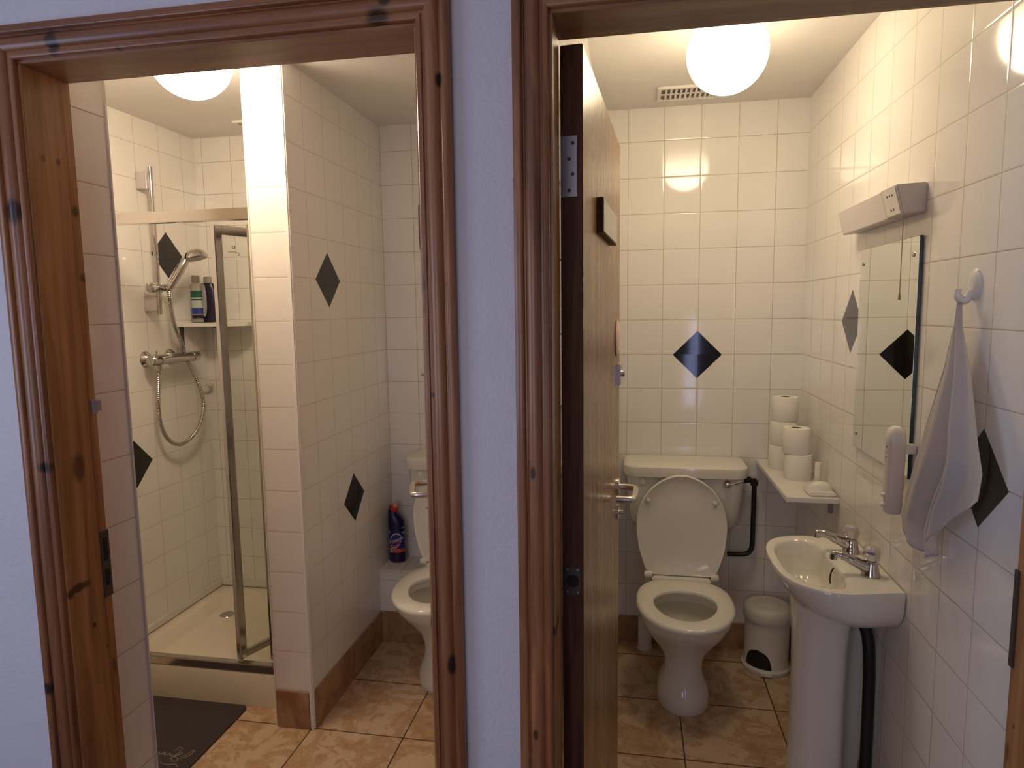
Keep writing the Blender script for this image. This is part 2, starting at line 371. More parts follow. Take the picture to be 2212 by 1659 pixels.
for nm, a, b, c, d, mid in (('added_rear_window', -1.3, -0.3, 0.7, 2.0, 1.30), ('window_3', 0.57, 0.72, 0.42, 1.48, None)):  # the wide one is an added opening for the rear light
    w2 = sbox(nm, M_glass, a, b, -1.628, -1.624, c, d)
    bm = B(); f_ = 0.035 if mid else 0.008
    for x in (a, b-f_): box(bm, x, x+f_, -1.645, -1.605, c, d)
    for z in (c, d-f_): box(bm, a, b, -1.644, -1.606, z, z+f_)
    if mid: box(bm, a, b, -1.643, -1.607, mid, mid+.035); box(bm, -.815, -.785, -1.643, -1.607, c, d)
    obj('window_frame', bm, M_white, w2)

# skirting tiles, one per piece of wall
def skirt(name, *a, joints=()):
    o = bxo(name, M_skirt, None, *a, bev=0.0015); struct(o); return o
skirt('baseboard_divider_end', -1.3065, XD-0.014, YC-0.007, YC, 0, 0.145)
skirt('baseboard_divider', XD, XD+0.008, YC+0.014, 2.4715, 0, 0.1475)
skirt('baseboard_divider_rear', XD, XD+0.008, 2.4745, 2.80, 0, 0.1475)
skirt('baseboard_left_rear', XD+0.008, -0.31, 2.797, 2.8045, 0, 0.1475)
skirt('baseboard_right_rear', -0.15, XR, YB-0.008, YB, 0, 0.122)
skirt('baseboard_right', XR-0.008, XR, YI, YB-0.008, 0, 0.122)
# tiled ledge behind the left toilet
T_ledge = tile('tile_ledge', 'x', -1.2055, 0.147, gw=0.0011)
n_ = bxo('wall_ledge', T_ledge, None, XD, -0.31, 2.805, YB, 0, 0.338); struct(n_)
T_ledtop = N('tile_ledge_top'); _v, _x, _y, _z = T_ledtop.pos()
_u = T_ledtop.math('DIVIDE', T_ledtop.math('SUBTRACT', _x, -1.052), P); _f = T_ledtop.math('SUBTRACT', _u, T_ledtop.math('FLOOR', _u))
_d = T_ledtop.math('MULTIPLY', T_ledtop.math('MINIMUM', _f, T_ledtop.math('SUBTRACT', 1.0, _f)), P)
T_ledtop.p(Base_Color=T_ledtop.mix(T_ledtop.smooth(_d, 0.0008, 0.002), (0.35, 0.3, 0.22), (0.82, 0.78, 0.70)), Roughness=0.08); T_ledtop = T_ledtop.m
struct(bxo('ledge_top', T_ledtop, n_, XD, -0.31, 2.797, YB, 0.338, 0.350, bev=0.003))

# ------------------------------------------------------------------ door frames
PROF = [(0, 0), (0, .009), (.003, .012), (.009, .012), (.0105, .0085), (.014, .0085), (.016, .0125), (.022, .0165), (.030, .0175), (.036, .015), (.0395, .0105), (.0415, .0105), (.043, .0165), (.046, .018), (.054, .018), (.0575, .0155), (.058, 0)]
def frame(name, xl, xr, lab):
    root = bpy.data.objects.new(name, None); COL.objects.link(root); root.location = ((xl+xr)/2, YF, 0); root['_w'] = list(root.location); root['kind'] = 'structure'
    e = 0.005; zt = ZS + e; y0 = YF
    for side in (-1, 1):
        bm = B(); x0 = xl - e if side < 0 else xr + e
        loft(bm, [[V(x0+side*w, y0-h, 0) for w, h in PROF], [V(x0+side*w, y0-h, zt+w) for w, h in PROF]])
        obj('architrave', bm, M_pine_v, root, angle=50)
    bm = B(); a, b = xl-e, xr+e
    loft(bm, [[V(a-w, y0-h, zt+w) for w, h in PROF], [V(b+w, y0-h, zt+w) for w, h in PROF]])
    obj('architrave_head', bm, M_pine_h, root, angle=50)
    for xa, xb, s in ((xl-0.025, xl, 1), (xr, xr+0.025, -1)):
        bm = B(); box(bm, xa, xb, YF, YI-0.022, 0, ZS, bev=0.0012)
        box(bm, xa, xb-(0.002 if s > 0 else 0), YI-0.0215, YI, 0, ZS, bev=0.0008) if s > 0 else box(bm, xa+0.002, xb, YI-0.0215, YI, 0, ZS, bev=0.0008)
        obj('lining_jamb', bm, M_lin_y, root)
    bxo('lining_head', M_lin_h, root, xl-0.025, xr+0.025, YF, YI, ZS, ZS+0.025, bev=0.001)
    return root
F1 = frame('trim_4', JL, JR, 'left'); F2 = frame('trim_5', KL, KR, 'right')
bm = B(); box(bm, JL-0.001, JL+0.0015, 1.186, 1.200, 1.338, 1.368); box(bm, JL+0.001, JL+0.007, 1.196, 1.204, 1.344, 1.366); obj('strike_plate', bm, M_steel, F1)
bm = B(); box(bm, JL-0.001, JL+0.0012, 1.178, 1.201, 0.940, 1.085, bev=.0004); obj('lock_strike', bm, M_grime, F1)
for z0, z1 in ((0.965, 1.0), (1.02, 1.07)): bxo('lock_hole', M_dark, F1, JL+0.001, JL+0.0018, 1.183, 1.195, z0, z1)
bm = B(); box(bm, KR-0.0015, KR+0.001, 1.190, 1.201, 0.93, 1.10); obj('lock_strike', bm, M_grime, F2)

# ------------------------------------------------------------------ doors (built standing at 90 degrees, then turned on their hinge)
def lever(root, s, xf, y, z, dirn):
    """lever on the face x = xf looking to side s; grip runs towards dirn (-1 = towards hinge)"""
    bm = B(); lathe(bm, [(0.001, 0), (0.026, 0), (0.026, 0.006), (0.023, 0.009), (0.001, 0.009)], (xf, y, z), (s, 0, 0), 28)
    h = obj('door_handle', bm, M_satin, root)
    bm = B(); Yg = y+dirn*0.118
    pts = catmull([(xf+s*.006, y, z), (xf+s*.030, y, z), (xf+s*.048, y+dirn*.006, z), (xf+s*.054, y+dirn*.022, z-.001), (xf+s*.055, y+dirn*.07, z-.002), (xf+s*.054, Yg-dirn*.016, z-.003), (xf+s*.048, Yg-dirn*.003, z-.003), (xf+s*.034, Yg, z-.003), (xf+s*.010, Yg, z-.003)], 5)
    tube(bm, pts, 0.0095, 14); obj('lever', bm, M_satin, h)
    bm = B(); lathe(bm, [(0.001, 0), (0.022, 0), (0.022, 0.006), (0.001, 0.007)], (xf, y, z-0.075), (s, 0, 0), 24); tube(bm, [(xf+s*.006, y, z-.075), (xf+s*.018, y, z-.075)], .006, 10)
    obj('keyhole_rose', bm, M_satin, root)
def door(name, px, py, s, th, ang, label):
    """s: side (+1 right, -1 left) on which the room side face looks; slab lies between px and px + s*th"""
    root = bpy.data.objects.new(name, None); COL.objects.link(root); root.location = (px, py, 0); root['_w'] = [px, py, 0]
    root['label'] = label; root['category'] = 'door'; root['kind'] = 'structure'
    xa, xb = (px, px+s*th) if s > 0 else (px-th, px)
    bm = B(); box(bm, xa, xb, py, py+0.755, 0.012, 1.998, bev=0.0012)
    o = obj('door_leaf', bm, [M_doorface, M_dooredge], root, smooth=False)
    for f in o.data.polygons: f.material_index = 0 if abs(f.normal.x) > 0.7 else 1
    xf = xb if s > 0 else xa
    lever(root, s, xf, py+0.69, 1.032, -1)
    # flat sign on a dark block
    bx = sorted((xf, xf+s*0.013)); pq = bxo('door_sign', M_dooredge, root, bx[0], bx[1], py+0.205, py+0.505, 1.700, 1.772, bev=0.001)
    bx = sorted((xf+s*0.013, xf+s*0.0145)); bxo('sign_plate', M_signplate, pq, bx[0], bx[1], py+0.208, py+0.502, 1.703, 1.769)
    bm = B(); lathe(bm, [(0.001, 0), (0.048, 0), (0.051, 0.003), (0.048, 0.005), (0.001, 0.005)], (xf, py+0.66, 1.462), (s, 0, 0), 36); obj('round_sticker', bm, M_sticker, root)
    bm = B(); bx = sorted((xf, xf+s*0.012)); box(bm, bx[0], bx[1], py+0.655, py+0.735, 1.330, 1.388, bev=.002); tube(bm, [(xf+s*.012, py+.695, 1.36), (xf+s*.02, py+.695, 1.36)], .009, 14)
    obj('privacy_bolt', bm, M_satin, root)
    return root
M_signplate = N('brushed_sign'); _v, _x, _y, _z = M_signplate.opos()
M_signplate.p(Base_Color=M_signplate.mix(M_signplate.noise(_v, 18.0, 3.0), (0.50, 0.50, 0.44), (0.66, 0.66, 0.60)), Roughness=0.3, Metallic=0.3); M_signplate = M_signplate.m
M_sticker = plain('pink_sticker', (0.80, 0.56, 0.50), 0.5)
D2 = door('door_2', -0.130, 1.2005, 1, 0.040, 0, 'veneered wooden door standing open inwards on the right doorway, hinge plate on its dark edge')
hp = bxo('hinge_leaf', M_steel, D2, -0.1295, -0.100, 1.199, 1.2004, 1.741, 1.845)
for k, (x, z) in enumerate(((-0.108, 1.833), (-0.1145, 1.806), (-0.108, 1.780), (-0.1145, 1.752))):
    bm = B(); lathe(bm, [(0.0033, 0), (0.0033, 0.0008), (0.002, 0.0004)], (x, 1.199, z), (0, -1, 0), 16); obj('hinge_screw', bm, M_grime, hp)
cl = bxo('door_closer_plate', M_grime, D2, -0.1245, -0.0965, 1.1992, 1.2004, 1.006, 1.060)
bm = B(); lathe(bm, [(0.001, 0), (0.012, 0), (0.012, 0.0012), (0.010, 0.0006), (0.001, 0.0004)], (-0.1105, 1.1992, 1.033), (0, -1, 0), 24); obj('closer_barrel', bm, M_dark, cl)
for x in (-0.120, -0.101):
    for z in (1.011, 1.055):
        bm = B(); lathe(bm, [(0.0022, 0), (0.0016, 0.0006)], (x, 1.1992, z), (0, -1, 0), 12); obj('closer_screw', bm, M_steel, cl)
D2.rotation_euler = (0, 0, radians(-3.7))
D1 = door('door_1', -0.350, 1.216, -1, 0.035, 0, 'veneered wooden door standing open inwards on the left doorway, mostly hidden behind the frame')
D1.rotation_euler = (0, 0, radians(17.9))

# ------------------------------------------------------------------ ceiling globes and vents
def globe(x, y, L, label, col=LAMP_COL, R=0.123, c=2.327):
    t = thing('ceiling_light', label, 'light', (x, y, ZC), 'globe ceiling lights')
    bm = B(); lathe(bm, [(0.001, 0), (0.062, 0), (0.062, -0.014), (0.052, -0.020), (0.001, -0.020)], (x, y, ZC), (0, 0, 1), 32); obj('fitting_base', bm, M_white, t)
    bm = B()
    prof = [(R*sin(a), R*cos(a)) for a in [math.acos((ZC-0.0015-c)/R)+(pi-math.acos((ZC-0.0015-c)/R))*k/22 for k in range(23)]]
    lathe(bm, prof, (x, y, c), (0, 0, 1), 40, cap0=True, cap1=False); obj('glass_globe', bm, emis('lit_globe_'+str(round(x)), col, L), t)
globe(0.271, 2.173, LAMP_R, 'round white glass globe lamp on the ceiling of the right toilet room', (1.0, 0.80, 0.53), 0.1195, 2.305)
globe(-1.340, 1.907, LAMP_L, 'round white glass globe lamp on the ceiling of the left shower room')
def vent(x0, x1, y0, y1, label):
    t = thing('ceiling_vent', label, 'vent', ((x0+x1)/2, (y0+y1)/2, ZC), 'ceiling extract vents')
    bm = B(); z0, z1 = ZC-0.010, ZC
    m = 0.016
    box(bm, x0, x1, y0, y0+m, z0, z1, .002); box(bm, x0, x1, y1-m, y1, z0, z1, .002); box(bm, x0+.0007, x0+m, y0+.001, y1-.001, z0+.0006, z1, .001); box(bm, x1-m, x1-.0007, y0+.001, y1-.001, z0+.0006, z1, .001)
    obj('vent_frame', bm, M_white, t)
    bxo('vent_duct', plain('duct_shade', (0.30, 0.26, 0.21), .8), t, x0+m, x1-m, y0+m, y1-m, ZC-0.0012, ZC-0.0002)
    bm = B(); n = 11; w = (x1-x0-2*m)/n
    for i in range(1, n): box(bm, x0+m+i*w-w*0.22, x0+m+i*w+w*0.22, y0+m*.5, y1-m*.5, z0+.001, z0+.005)
    box(bm, x0+m*.5, x1-m*.5, (y0+y1)/2-.004, (y0+y1)/2+.004, z0+.0015, z0+.006)
    g = obj('vent_grille', bm, M_white, t)
vent(0.083, 0.325, 2.715, 2.880, 'white slotted ceiling vent behind the globe in the right room')
vent(-1.752, -1.51, 2.750, 2.90, 'white slotted ceiling vent above the shower, half behind the tiled pillar')

# ------------------------------------------------------------------ toilets
def make_toilet(dx, label):
    cx = 0.200; rootloc = (cx, 2.60, 0)
    t = thing('toilet', label, 'toilet', rootloc, 'close coupled toilets')
    def ring(z, rx, yf, yr, n=40, pw=2.0, pr=2.6, yc=2.505):
        out = []
        for i in range(n):
            a = 2*pi*i/n; s, c = sin(a), -cos(a)          # c<0 front
            if c < 0: X, Y = sup(a-pi/2, pw)               # front half
            else: X, Y = sup(a-pi/2, pr)
            out.append(V(cx+rx*X, yc+(Y*(yc-yf) if Y < 0 else Y*(yr-yc)), z))
        return out
    bm = B()
    R = [(0.0, .098, 2.428, 2.72), (.012, .100, 2.424, 2.722), (.045, .099, 2.426, 2.72), (.075, .090, 2.438, 2.715), (.105, .077, 2.450, 2.71), (.14, .0715, 2.458, 2.71), (.185, .073, 2.457, 2.715), (.225, .088, 2.440, 2.73), (.265, .115, 2.408, 2.75), (.305, .142, 2.365, 2.77), (.34, .160, 2.325, 2.785), (.368, .171, 2.298, 2.79), (.388, .176, 2.289, 2.79), (.396, .172, 2.294, 2.786)]
    rings = [ring(z, rx, yf, yr, yc=2.55-.045*min(1, max(0, (z-.12)/.2))) for z, rx, yf, yr in R]
    inner = [(.396, .128, 2.345, 2.63), (.385, .124, 2.350, 2.63), (.365, .128, 2.345, 2.635), (.358, .150, 2.326, 2.655), (.335, .143, 2.345, 2.655), (.30, .124, 2.385, 2.64), (.26, .097, 2.428, 2.615), (.22, .072, 2.458, 2.60), (.19, .055, 2.475, 2.59), (.165, .04, 2.49, 2.575), (.155, .01, 2.51, 2.53)]
    rings += [ring(z, rx, yf, yr, yc=2.525, pr=2.0) for z, rx, yf, yr in inner]
    loft(bm, rings); obj('bowl', bm, M_ceramic, t)
    bm = B(); loft(bm, [ring(z, .061, 2.469, 2.594, yc=2.525, pr=2) for z in (.205, .2055)]); obj('bowl_water', bm, M_water, t)
    # seat
    bm = B(); n = 56; yc = 2.51
    def out(a, g):   # outline pair, a=0 front
        X, Y = sin(a), -cos(a); rx = .183
        if Y > 0: X, Y = (abs(X)**.82)*(1 if X > 0 else -1), Y**.72
        return X*(rx+g), (Y*(.243+g) if Y < 0 else Y*(.215+g))
    def inn(a, g):
        X, Y = sin(a), -cos(a); return X*(.117+g), (Y*(.155+g) if Y < 0 else Y*(.105+g))
    secs = []
    for (f, g, z) in (('o', -.004, .398), ('o', 0, .403), ('o', .0015, .411), ('o', -.002, .419), ('o', -.010, .4235), ('m', 0, .4225), ('i', .010, .4195), ('i', .002, .415), ('i', 0, .407), ('i', .004, .399)):
        r = []
        for i in range(n):
            a = 2*pi*i/n
            if f == 'o': x, y = out(a, g)
            elif f == 'i': x, y = inn(a, g)
            else:
                x1, y1 = out(a, 0); x2, y2 = inn(a, 0); x, y = (x1+x2)/2, (y1+y2)/2
            r.append(V(cx+x, yc+y, z))
        secs.append(r)
    vs = loft(bm, secs, cap0=False, cap1=False)
    for i in range(n): bm.faces.new((vs[-1][i], vs[-1][(i+1) % n], vs[0][(i+1) % n], vs[0][i]))
    box(bm, cx-.118, cx+.118, 2.700, 2.748, .402, .426, bev=.006)
    obj('seat', bm, M_seat, t)
    for s in (-1, 1):
        bm = B(); tube(bm, [(cx+s*.119, 2.738, .427), (cx+s*.150, 2.738, .427)], .0155, 18); box(bm, cx+s*.1345-.014, cx+s*.1345+.014, 2.735, 2.757, .395, .428, bev=.003)
        obj('seat_hinge', bm, M_seat, t)
    # lid, opened against the cistern
    hw = [(0, .140), (.02, .146), (.06, .160), (.11, .174), (.165, .182), (.22, .184), (.27, .177), (.32, .158), (.36, .130), (.395, .090), (.415, .052), (.424, .02)]
    side = catmull([(w, 0, h) for h, w in hw], 4)
    outl = [(p.x, p.z) for p in side] + [(-p.x, p.z) for p in reversed(side)]
    m = len(outl)
    def lp(x, h, d): # d = distance from rear face, lid leans back a little
        return V(cx+x, 2.752+h*0.045-d, .428+h)
    def sc(k): return [(x*k if abs(x) else x, .20+(h-.20)*k) for x, h in outl]
    rings = [[lp(x, h, 0) for x, h in sc(.96)], [lp(x, h, .003) for x, h in outl], [lp(x, h, .014) for x, h in outl], [lp(x, h, .018) for x, h in sc(.985)], [lp(x, h, .017) for x, h in sc(.965)], [lp(x, h, .010) for x, h in sc(.935)], [lp(x, h, .0095) for x, h in sc(.6)], [lp(x, h, .009) for x, h in sc(.2)]]
    bm = B(); loft(bm, rings); lid = obj('lid', bm, M_seat, t, angle=60)
    for x, h in ((-.136, .315), (.132, .312)):
        bm = B(); c = lp(x, h, .010); lathe(bm, [(.009, 0), (.009, .006), (.006, .010), (.001, .011)], c, (0, -1, 0.045), 16, cap1=False); obj('lid_buffer', bm, M_white, lid)
    # cistern
    def rr(z, x0, x1, y0, y1, r, n=6):
        pts = []
        for (cxx, cyy, a0) in ((x1-r, y0+r, -pi/2), (x1-r*.3, y1-r*.3, 0), (x0+r*.3, y1-r*.3, pi/2), (x0+r, y0+r, pi)):
            q = r if cyy < (y0+y1)/2 else r*.3
            for k in range(n+1): pts.append(V(cxx+q*cos(a0+k*pi/2/n), cyy+q*sin(a0+k*pi/2/n), z))
        return pts
    c0 = .216
    bm = B(); loft(bm, [rr(z, c0-w, c0+w, yf, YB-.004, r) for z, w, yf, r in ((.600, .195, 2.86, .05), (.606, .212, 2.835, .05), (.625, .222, 2.815, .05), (.66, .228, 2.802, .05), (.74, .236, 2.794, .05), (.835, .243, 2.788, .05))]); obj('cistern', bm, M_ceramic, t)
    bm = B(); loft(bm, [rr(z, c0-w, c0+w, yf, YB-.003, r) for z, w, yf, r in ((.834, .250, 2.780, .055), (.838, .255, 2.774, .06), (.862, .257, 2.771, .06), (.878, .2555, 2.773, .06), (.8845, .250, 2.779, .058), (.887, .242, 2.788, .055))]); obj('cistern_lid', bm, M_ceramic, t, angle=28)
    bm = B(); loft(bm, [rr(z, cx-w, cx+w, 2.81, YB-.01, .03) for z, w in ((.38, .07), (.50, .09), (.605, .12))]); obj('flush_neck', bm, M_ceramic, t)
    bm = B(); lathe(bm, [(.001, 0), (.014, 0), (.014, .003), (.011, .005), (.001, .0055)], (.040, 2.7895, .812), (0, -1, 0), 24, cap1=False); obj('blanking_cap', bm, M_ceramic, t)
    bm = B(); lathe(bm, [(.017, 0), (.0175, .006), (.013, .013), (.011, .02), (.006, .026), (.001, .028)], (.384, 2.789, .814), (0, -1, 0), 24, cap1=False)
    tube(bm, [(.388, 2.770, .815), (.415, 2.764, .824), (.443, 2.758, .836)], [.0035, .0045, .0055], 10); obj('flush_lever', bm, M_chrome, t)
    return t
M_water = plain('bowl_water', (0.30, 0.29, 0.26), 0.03)
TR = make_toilet(0, 'white close coupled toilet with raised lid in the right room, beside the pedal bin')
TL = copy_tree(TR); TL.location.x -= 0.985; TL['label'] = 'white toilet with raised lid in the left room, half hidden by the door frame'
TR['label'] = 'white close coupled toilet with raised lid in the right room, beside the pedal bin'

# overflow pipe beside the right toilet's cistern
t = thing('overflow_pipe', 'black plastic pipe bending down beside the cistern of the right toilet', 'pipe', (0.515, 2.93, 0.47))
bm = B(); tube(bm, catmull([(.516, 2.93, .785), (.516, 2.93, .70), (.515, 2.93, .60), (.514, 2.93, .515), (.508, 2.93, .485), (.490, 2.93, .468), (.465, 2.93, .464), (.41, 2.93, .463)], 5), .0105, 14); obj('pipe', bm, M_black, t)
bm = B(); box(bm, .462, .506, 2.918, 2.942, .787, .813, bev=.006); box(bm, .500, .531, 2.915, 2.945, .768, .806, bev=.008); obj('elbow', bm, M_black, t)
# brush pot
t = thing('toilet_brush_pot', 'small white cylindrical brush pot on the floor behind the right toilet', 'brush pot', (.058, 2.925, 0))
bm = B(); lathe(bm, [(.034, 0), (.034, .010), (.031, .014), (.031, .148), (.033, .150), (.029, .150), (.028, .135), (.001, .13)], (.058, 2.925, 0), (0, 0, 1), 32, cap1=False); obj('pot', bm, M_white, t)
bm = B(); lathe(bm, [(.001, .131), (.0275, .131), (.0275, .132), (.001, .132)], (.058, 2.925, 0), n=24); obj('pot_inside', bm, M_dark, t)

# pedal bin
bx, by = .570, 2.853
t = thing('pedal_bin', 'round cream plastic pedal bin with domed lid between the right toilet and the basin', 'bin', (bx, by, 0))
M_bin = plain('cream_plastic', (0.70, 0.66, 0.58), 0.35)
bm = B(); lathe(bm, [(.001, 0), (.098, 0), (.101, .008), (.101, .018), (.094, .022), (.0905, .03), (.0905, .225), (.001, .225)], (bx, by, 0), n=56)
obj('body', bm, M_bin, t)
bm = B(); lathe(bm, [(.001, .226), (.097, .226), (.0995, .234), (.098, .262), (.092, .275), (.078, .283), (.060, .285), (.056, .2835), (.052, .285), (.001, .289)], (bx, by, 0), n=56, cap1=False); obj('lid', bm, M_bin, t)
# dark arched pedal opening, following the drum
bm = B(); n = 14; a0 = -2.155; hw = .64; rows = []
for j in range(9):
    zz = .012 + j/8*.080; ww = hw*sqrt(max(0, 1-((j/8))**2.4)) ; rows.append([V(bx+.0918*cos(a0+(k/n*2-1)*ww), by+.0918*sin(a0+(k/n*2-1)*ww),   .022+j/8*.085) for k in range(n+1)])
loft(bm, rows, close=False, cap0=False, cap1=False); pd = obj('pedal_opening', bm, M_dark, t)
bm = B(); box(bm, bx-.04, bx+.005, by-.112, by-.09, .010, .016, bev=.002); obj('pedal', bm, M_bin, t)

# ------------------------------------------------------------------ basin
t = thing('wash_basin', 'small white pedestal wash basin with two chrome taps on the right wall', 'basin', (.58, 2.0, 0))
ycb = 2.003
OUT = [(.700, .200), (.66, .207), (.60, .222), (.555, .229), (.51, .224), (.47, .205), (.435, .170), (.412, .115), (.404, .055), (.403, 0)]
def outline(dz, k=1.0, sx=0.0, z=0.795, src=OUT, back=.700):
    h = catmull([(x, w, 0) for x, w in src], 4); pts = [(p.x, p.y) for p in h]
    full = [(x, w) for x, w in pts] + [(x, -w) for x, w in reversed(pts[:-1])]
    return [V(back-(back-x)*k, ycb+w*k, z+dz) for x, w in full]
def scale_ring(z, kx, ky, back=.700): return [V(back-(back-x)*kx, ycb+w*ky, z) for x, w in [(p.x, p.y-ycb) for p in outline(0)]]
bm = B()
rings = [scale_ring(.655, .35, .45), scale_ring(.662, .50, .58), scale_ring(.680, .64, .74), scale_ring(.700, .76, .87), scale_ring(.722, .86, .955), scale_ring(.745, .92, .985), scale_ring(.775, .98, 1.0), scale_ring(.790, 1.0, 1.0), scale_ring(.796, .993, .99)]
INN = [(.578, .02), (.580, .09), (.572, .150), (.552, .184), (.515, .188), (.475, .168), (.448, .132), (.433, .085), (.428, .035), (.428, 0)]
def iring(z, k, dxx=0):
    h = catmull([(x, w, 0) for x, w in INN], 4); pts = [(p.x, p.y) for p in h]; full = pts + [(x, -w) for x, w in reversed(pts[:-1])]
    c = .505
    return [V(c+(x-c)*k+dxx, ycb+w*k, z) for x, w in full]
rings += [iring(.797, 1.06), iring(.7945, 1.0), iring(.785, .965), iring(.75, .90, .002), iring(.71, .78, .006), iring(.682, .55, .010), iring(.672, .22, .012), iring(.668, .05, .012)]
loft(bm, rings); obj('bowl', bm, M_ceramic, t, angle=60)
bm = B(); rows = []
for z, x0, x1, hw_ in ((0, .462, .625, .092), (.02, .464, .625, .088), (.10, .470, .622, .078), (.35, .476, .620, .072), (.55, .474, .622, .076), (.66, .468, .63, .092), (.70, .466, .63, .105)):
    r = []; c = .60; 
    for i in range(32):
        a = 2*pi*i/32; X, Y = sup(a, 2.6); xc = x1-(x1-x0)*.45
        r.append(V(xc+(X*(x1-xc) if X > 0 else X*(xc-x0)), ycb+Y*hw_, z))
    rows.append(r)
loft(bm, rows); box(bm, .60, .688, 2.052, 2.068, 0, .66, bev=.004); obj('pedestal', bm, M_ceramic, t)
bm = B(); lathe(bm, [(.001, 0), (.013, 0), (.012, .002), (.007, .002)], (.521, ycb, .6705), n=20); obj('waste', bm, M_chrome, t)
bm = B(); box(bm, .5745, .5795, ycb-.022, ycb+.022, .758, .764, bev=.001); tube(bm, catmull([(.572, ycb-.03, .790), (.566, ycb-.028, .775), (.563, ycb-.030, .758), (.563, ycb-.034, .744)], 4), .0022, 8); obj('overflow_slot', bm, M_dark, t)
def make_tap(px, py):
    bm = B(); lathe(bm, [(.0245, 0), (.0245, .004), (.0215, .010), (.0195, .022), (.0175, .034), (.015, .040), (.012, .042)], (px, py, .7975), n=28)
    # spout
    tube(bm, catmull([(px, py, .815), (px-.03, py, .828), (px-.06, py, .843), (px-.088, py, .853), (px-.100, py, .852)], 4), [.0165]*4+[.0145]*4+[.0115]*4+[.0092]*4+[.009], 16)
    tube(bm, [(px-.098, py, .854), (px-.099, py, .838)], .0095, 16)
    tp = obj('tap', bm, M_chrome, t)
    bm = B(); lathe(bm, [(.013, 0), (.020, .004), (.0235, .016), (.0235, .030), (.019, .038), (.010, .041), (.001, .0415)], (px, py, .8395), n=8, cap1=False); obj('tap_head', bm, M_acryl, tp, angle=20)
M_acryl = plain('clear_acrylic', (0.62, 0.58, 0.56), 0.08, 0.75)
make_tap(.652, 1.915); make_tap(.655, 2.098)
# waste pipe behind the pedestal
bm = B(); tube(bm, catmull([(.640, 2.0, .64), (.672, 1.99, .60), (.680, 1.975, .50), (.681, 1.97, .25), (.681, 1.97, .01)], 5), .0165, 14); wp = obj('waste_pipe', bm, M_black, t)
bm = B()
for z in (.115, .155): lathe(bm, [(.017, 0), (.0215, .002), (.0215, .018), (.017, .02)], (.681, 1.96, z), n=20)
obj('pipe_collar', bm, M_black, wp)

# ------------------------------------------------------------------ shelf with toilet rolls
zs = .880
t = thing('wall_shelf', 'white rectangular shelf in the corner between cistern and basin', 'shelf', (.615, 2.68, zs))
bxo('board', M_white, t, .528, .7025, 2.385, YB-.001, zs-.018, zs, bev=.002)
for y in (2.47, 2.86):
    bm = B(); box(bm, .690, .7025, y-.008, y+.008, zs-.075, zs-.018, bev=.001); box(bm, .60, .70, y-.008, y+.008, zs-.0215, zs-.018); obj('bracket', bm, M_steel, t)
def roll(x, y, z, label, first=[None]):
    if first[0] is None:
        r = thing('toilet_roll', label, 'toilet roll', (x, y, z), 'toilet rolls on the shelf')
        R, r0, h = .0505, .019, .098
        bm = B(); lathe(bm, [(R-.002, 0), (R, .003), (R, h-.003), (R-.002, h), (r0, h), (r0, 0)], (x, y, z), n=40, cap0=False, cap1=False); bmesh.ops.bridge_loops; obj('paper', bm, M_paper, r)
        bm = B(); lathe(bm, [(r0-.0002, h-.001), (r0-.0015, h-.001), (r0-.0015, .002), (r0-.0002, .002)], (x, y, z), n=30, cap0=False, cap1=False); obj('cardboard_core', bm, M_card, r)
        first[0] = r; return r
    r = copy_tree(first[0]); r.location = (x, y, z); r['label'] = label; return r
M_card = plain('cardboard', (0.20, 0.14, 0.09), 0.9)
roll(.628, 2.665, zs, 'bottom toilet roll of the front stack on the shelf')
roll(.620, 2.672, zs+.099, 'upper toilet roll of the front stack on the shelf')
roll(.603, 2.835, zs, 'bottom toilet roll of the rear stack, partly hidden by the front rolls')
roll(.607, 2.832, zs+.099, 'middle toilet roll of the rear stack on the shelf')
roll(.612, 2.836, zs+.198, 'topmost toilet roll, standing on the rear stack')
# soap dish with domed holder, and a small tube
t = thing('soap_dish', 'shallow white dish with a domed soap at the front end of the shelf', 'soap dish', (.655, 2.455, zs))
bxo('dish', M_white, t, .608, .698, 2.400, 2.505, zs, zs+.014, bev=.005)
bm = B(); lathe(bm, [(.040, 0), (.039, .008), (.033, .019), (.022, .027), (.001, .031)], (.654, 2.452, zs+.014), n=32, cap1=False)
for v in bm.verts: v.co.y = 2.452+(v.co.y-2.452)*.62
obj('soap', bm, M_seat, t)
t = thing('cream_tube', 'small upright white tube on the shelf behind the soap dish', 'tube', (.672, 2.555, zs))
bm = B(); pts = []
for z, a, b in ((0, .014, .014), (.018, .015, .014), (.022, .018, .015), (.05, .021, .012), (.085, .021, .004), (.09, .021, .0015)):
    pts.append([V(.672+a*.5*cos(2*pi*i/24), 2.555+b*sin(2*pi*i/24)*1.3, zs+z) for i in range(24)])
loft(bm, pts); obj('tube_body', bm, M_white, t)

# ------------------------------------------------------------------ mirror, light, hook, towel, dispenser
t = thing('mirror', 'frameless rectangular mirror screwed to the tiled right wall above the basin', 'mirror', (XR-.005, 2.03, 1.40))
my0, my1, mz0, mz1 = 1.812, 2.247, 1.098, 1.713
bxo('glass_edge', M_mirror_edge, t, XR-.0105, XR-.0035, my0, my1, mz0, mz1)
bm = B(); box(bm, XR-.0112, XR-.0104, my0+.0012, my1-.0012, mz0+.001, mz1-.001)
obj('silvering', bm, M_mirror, t, smooth=False)
for y in (my0+.032, my1-.030):
    for z in (mz0+.045, mz1-.045):
        bm = B(); lathe(bm, [(.0065, 0), (.0062, .002), (.003, .004), (.001, .0045)], (XR-.011, y, z), (-1, 0, 0), 18, cap1=False); obj('screw_cap', bm, M_chrome, t)
t = thing('shaver_light', 'grey white shaver light with socket panel fixed above the mirror', 'wall light', (XR, 2.06, 1.80))
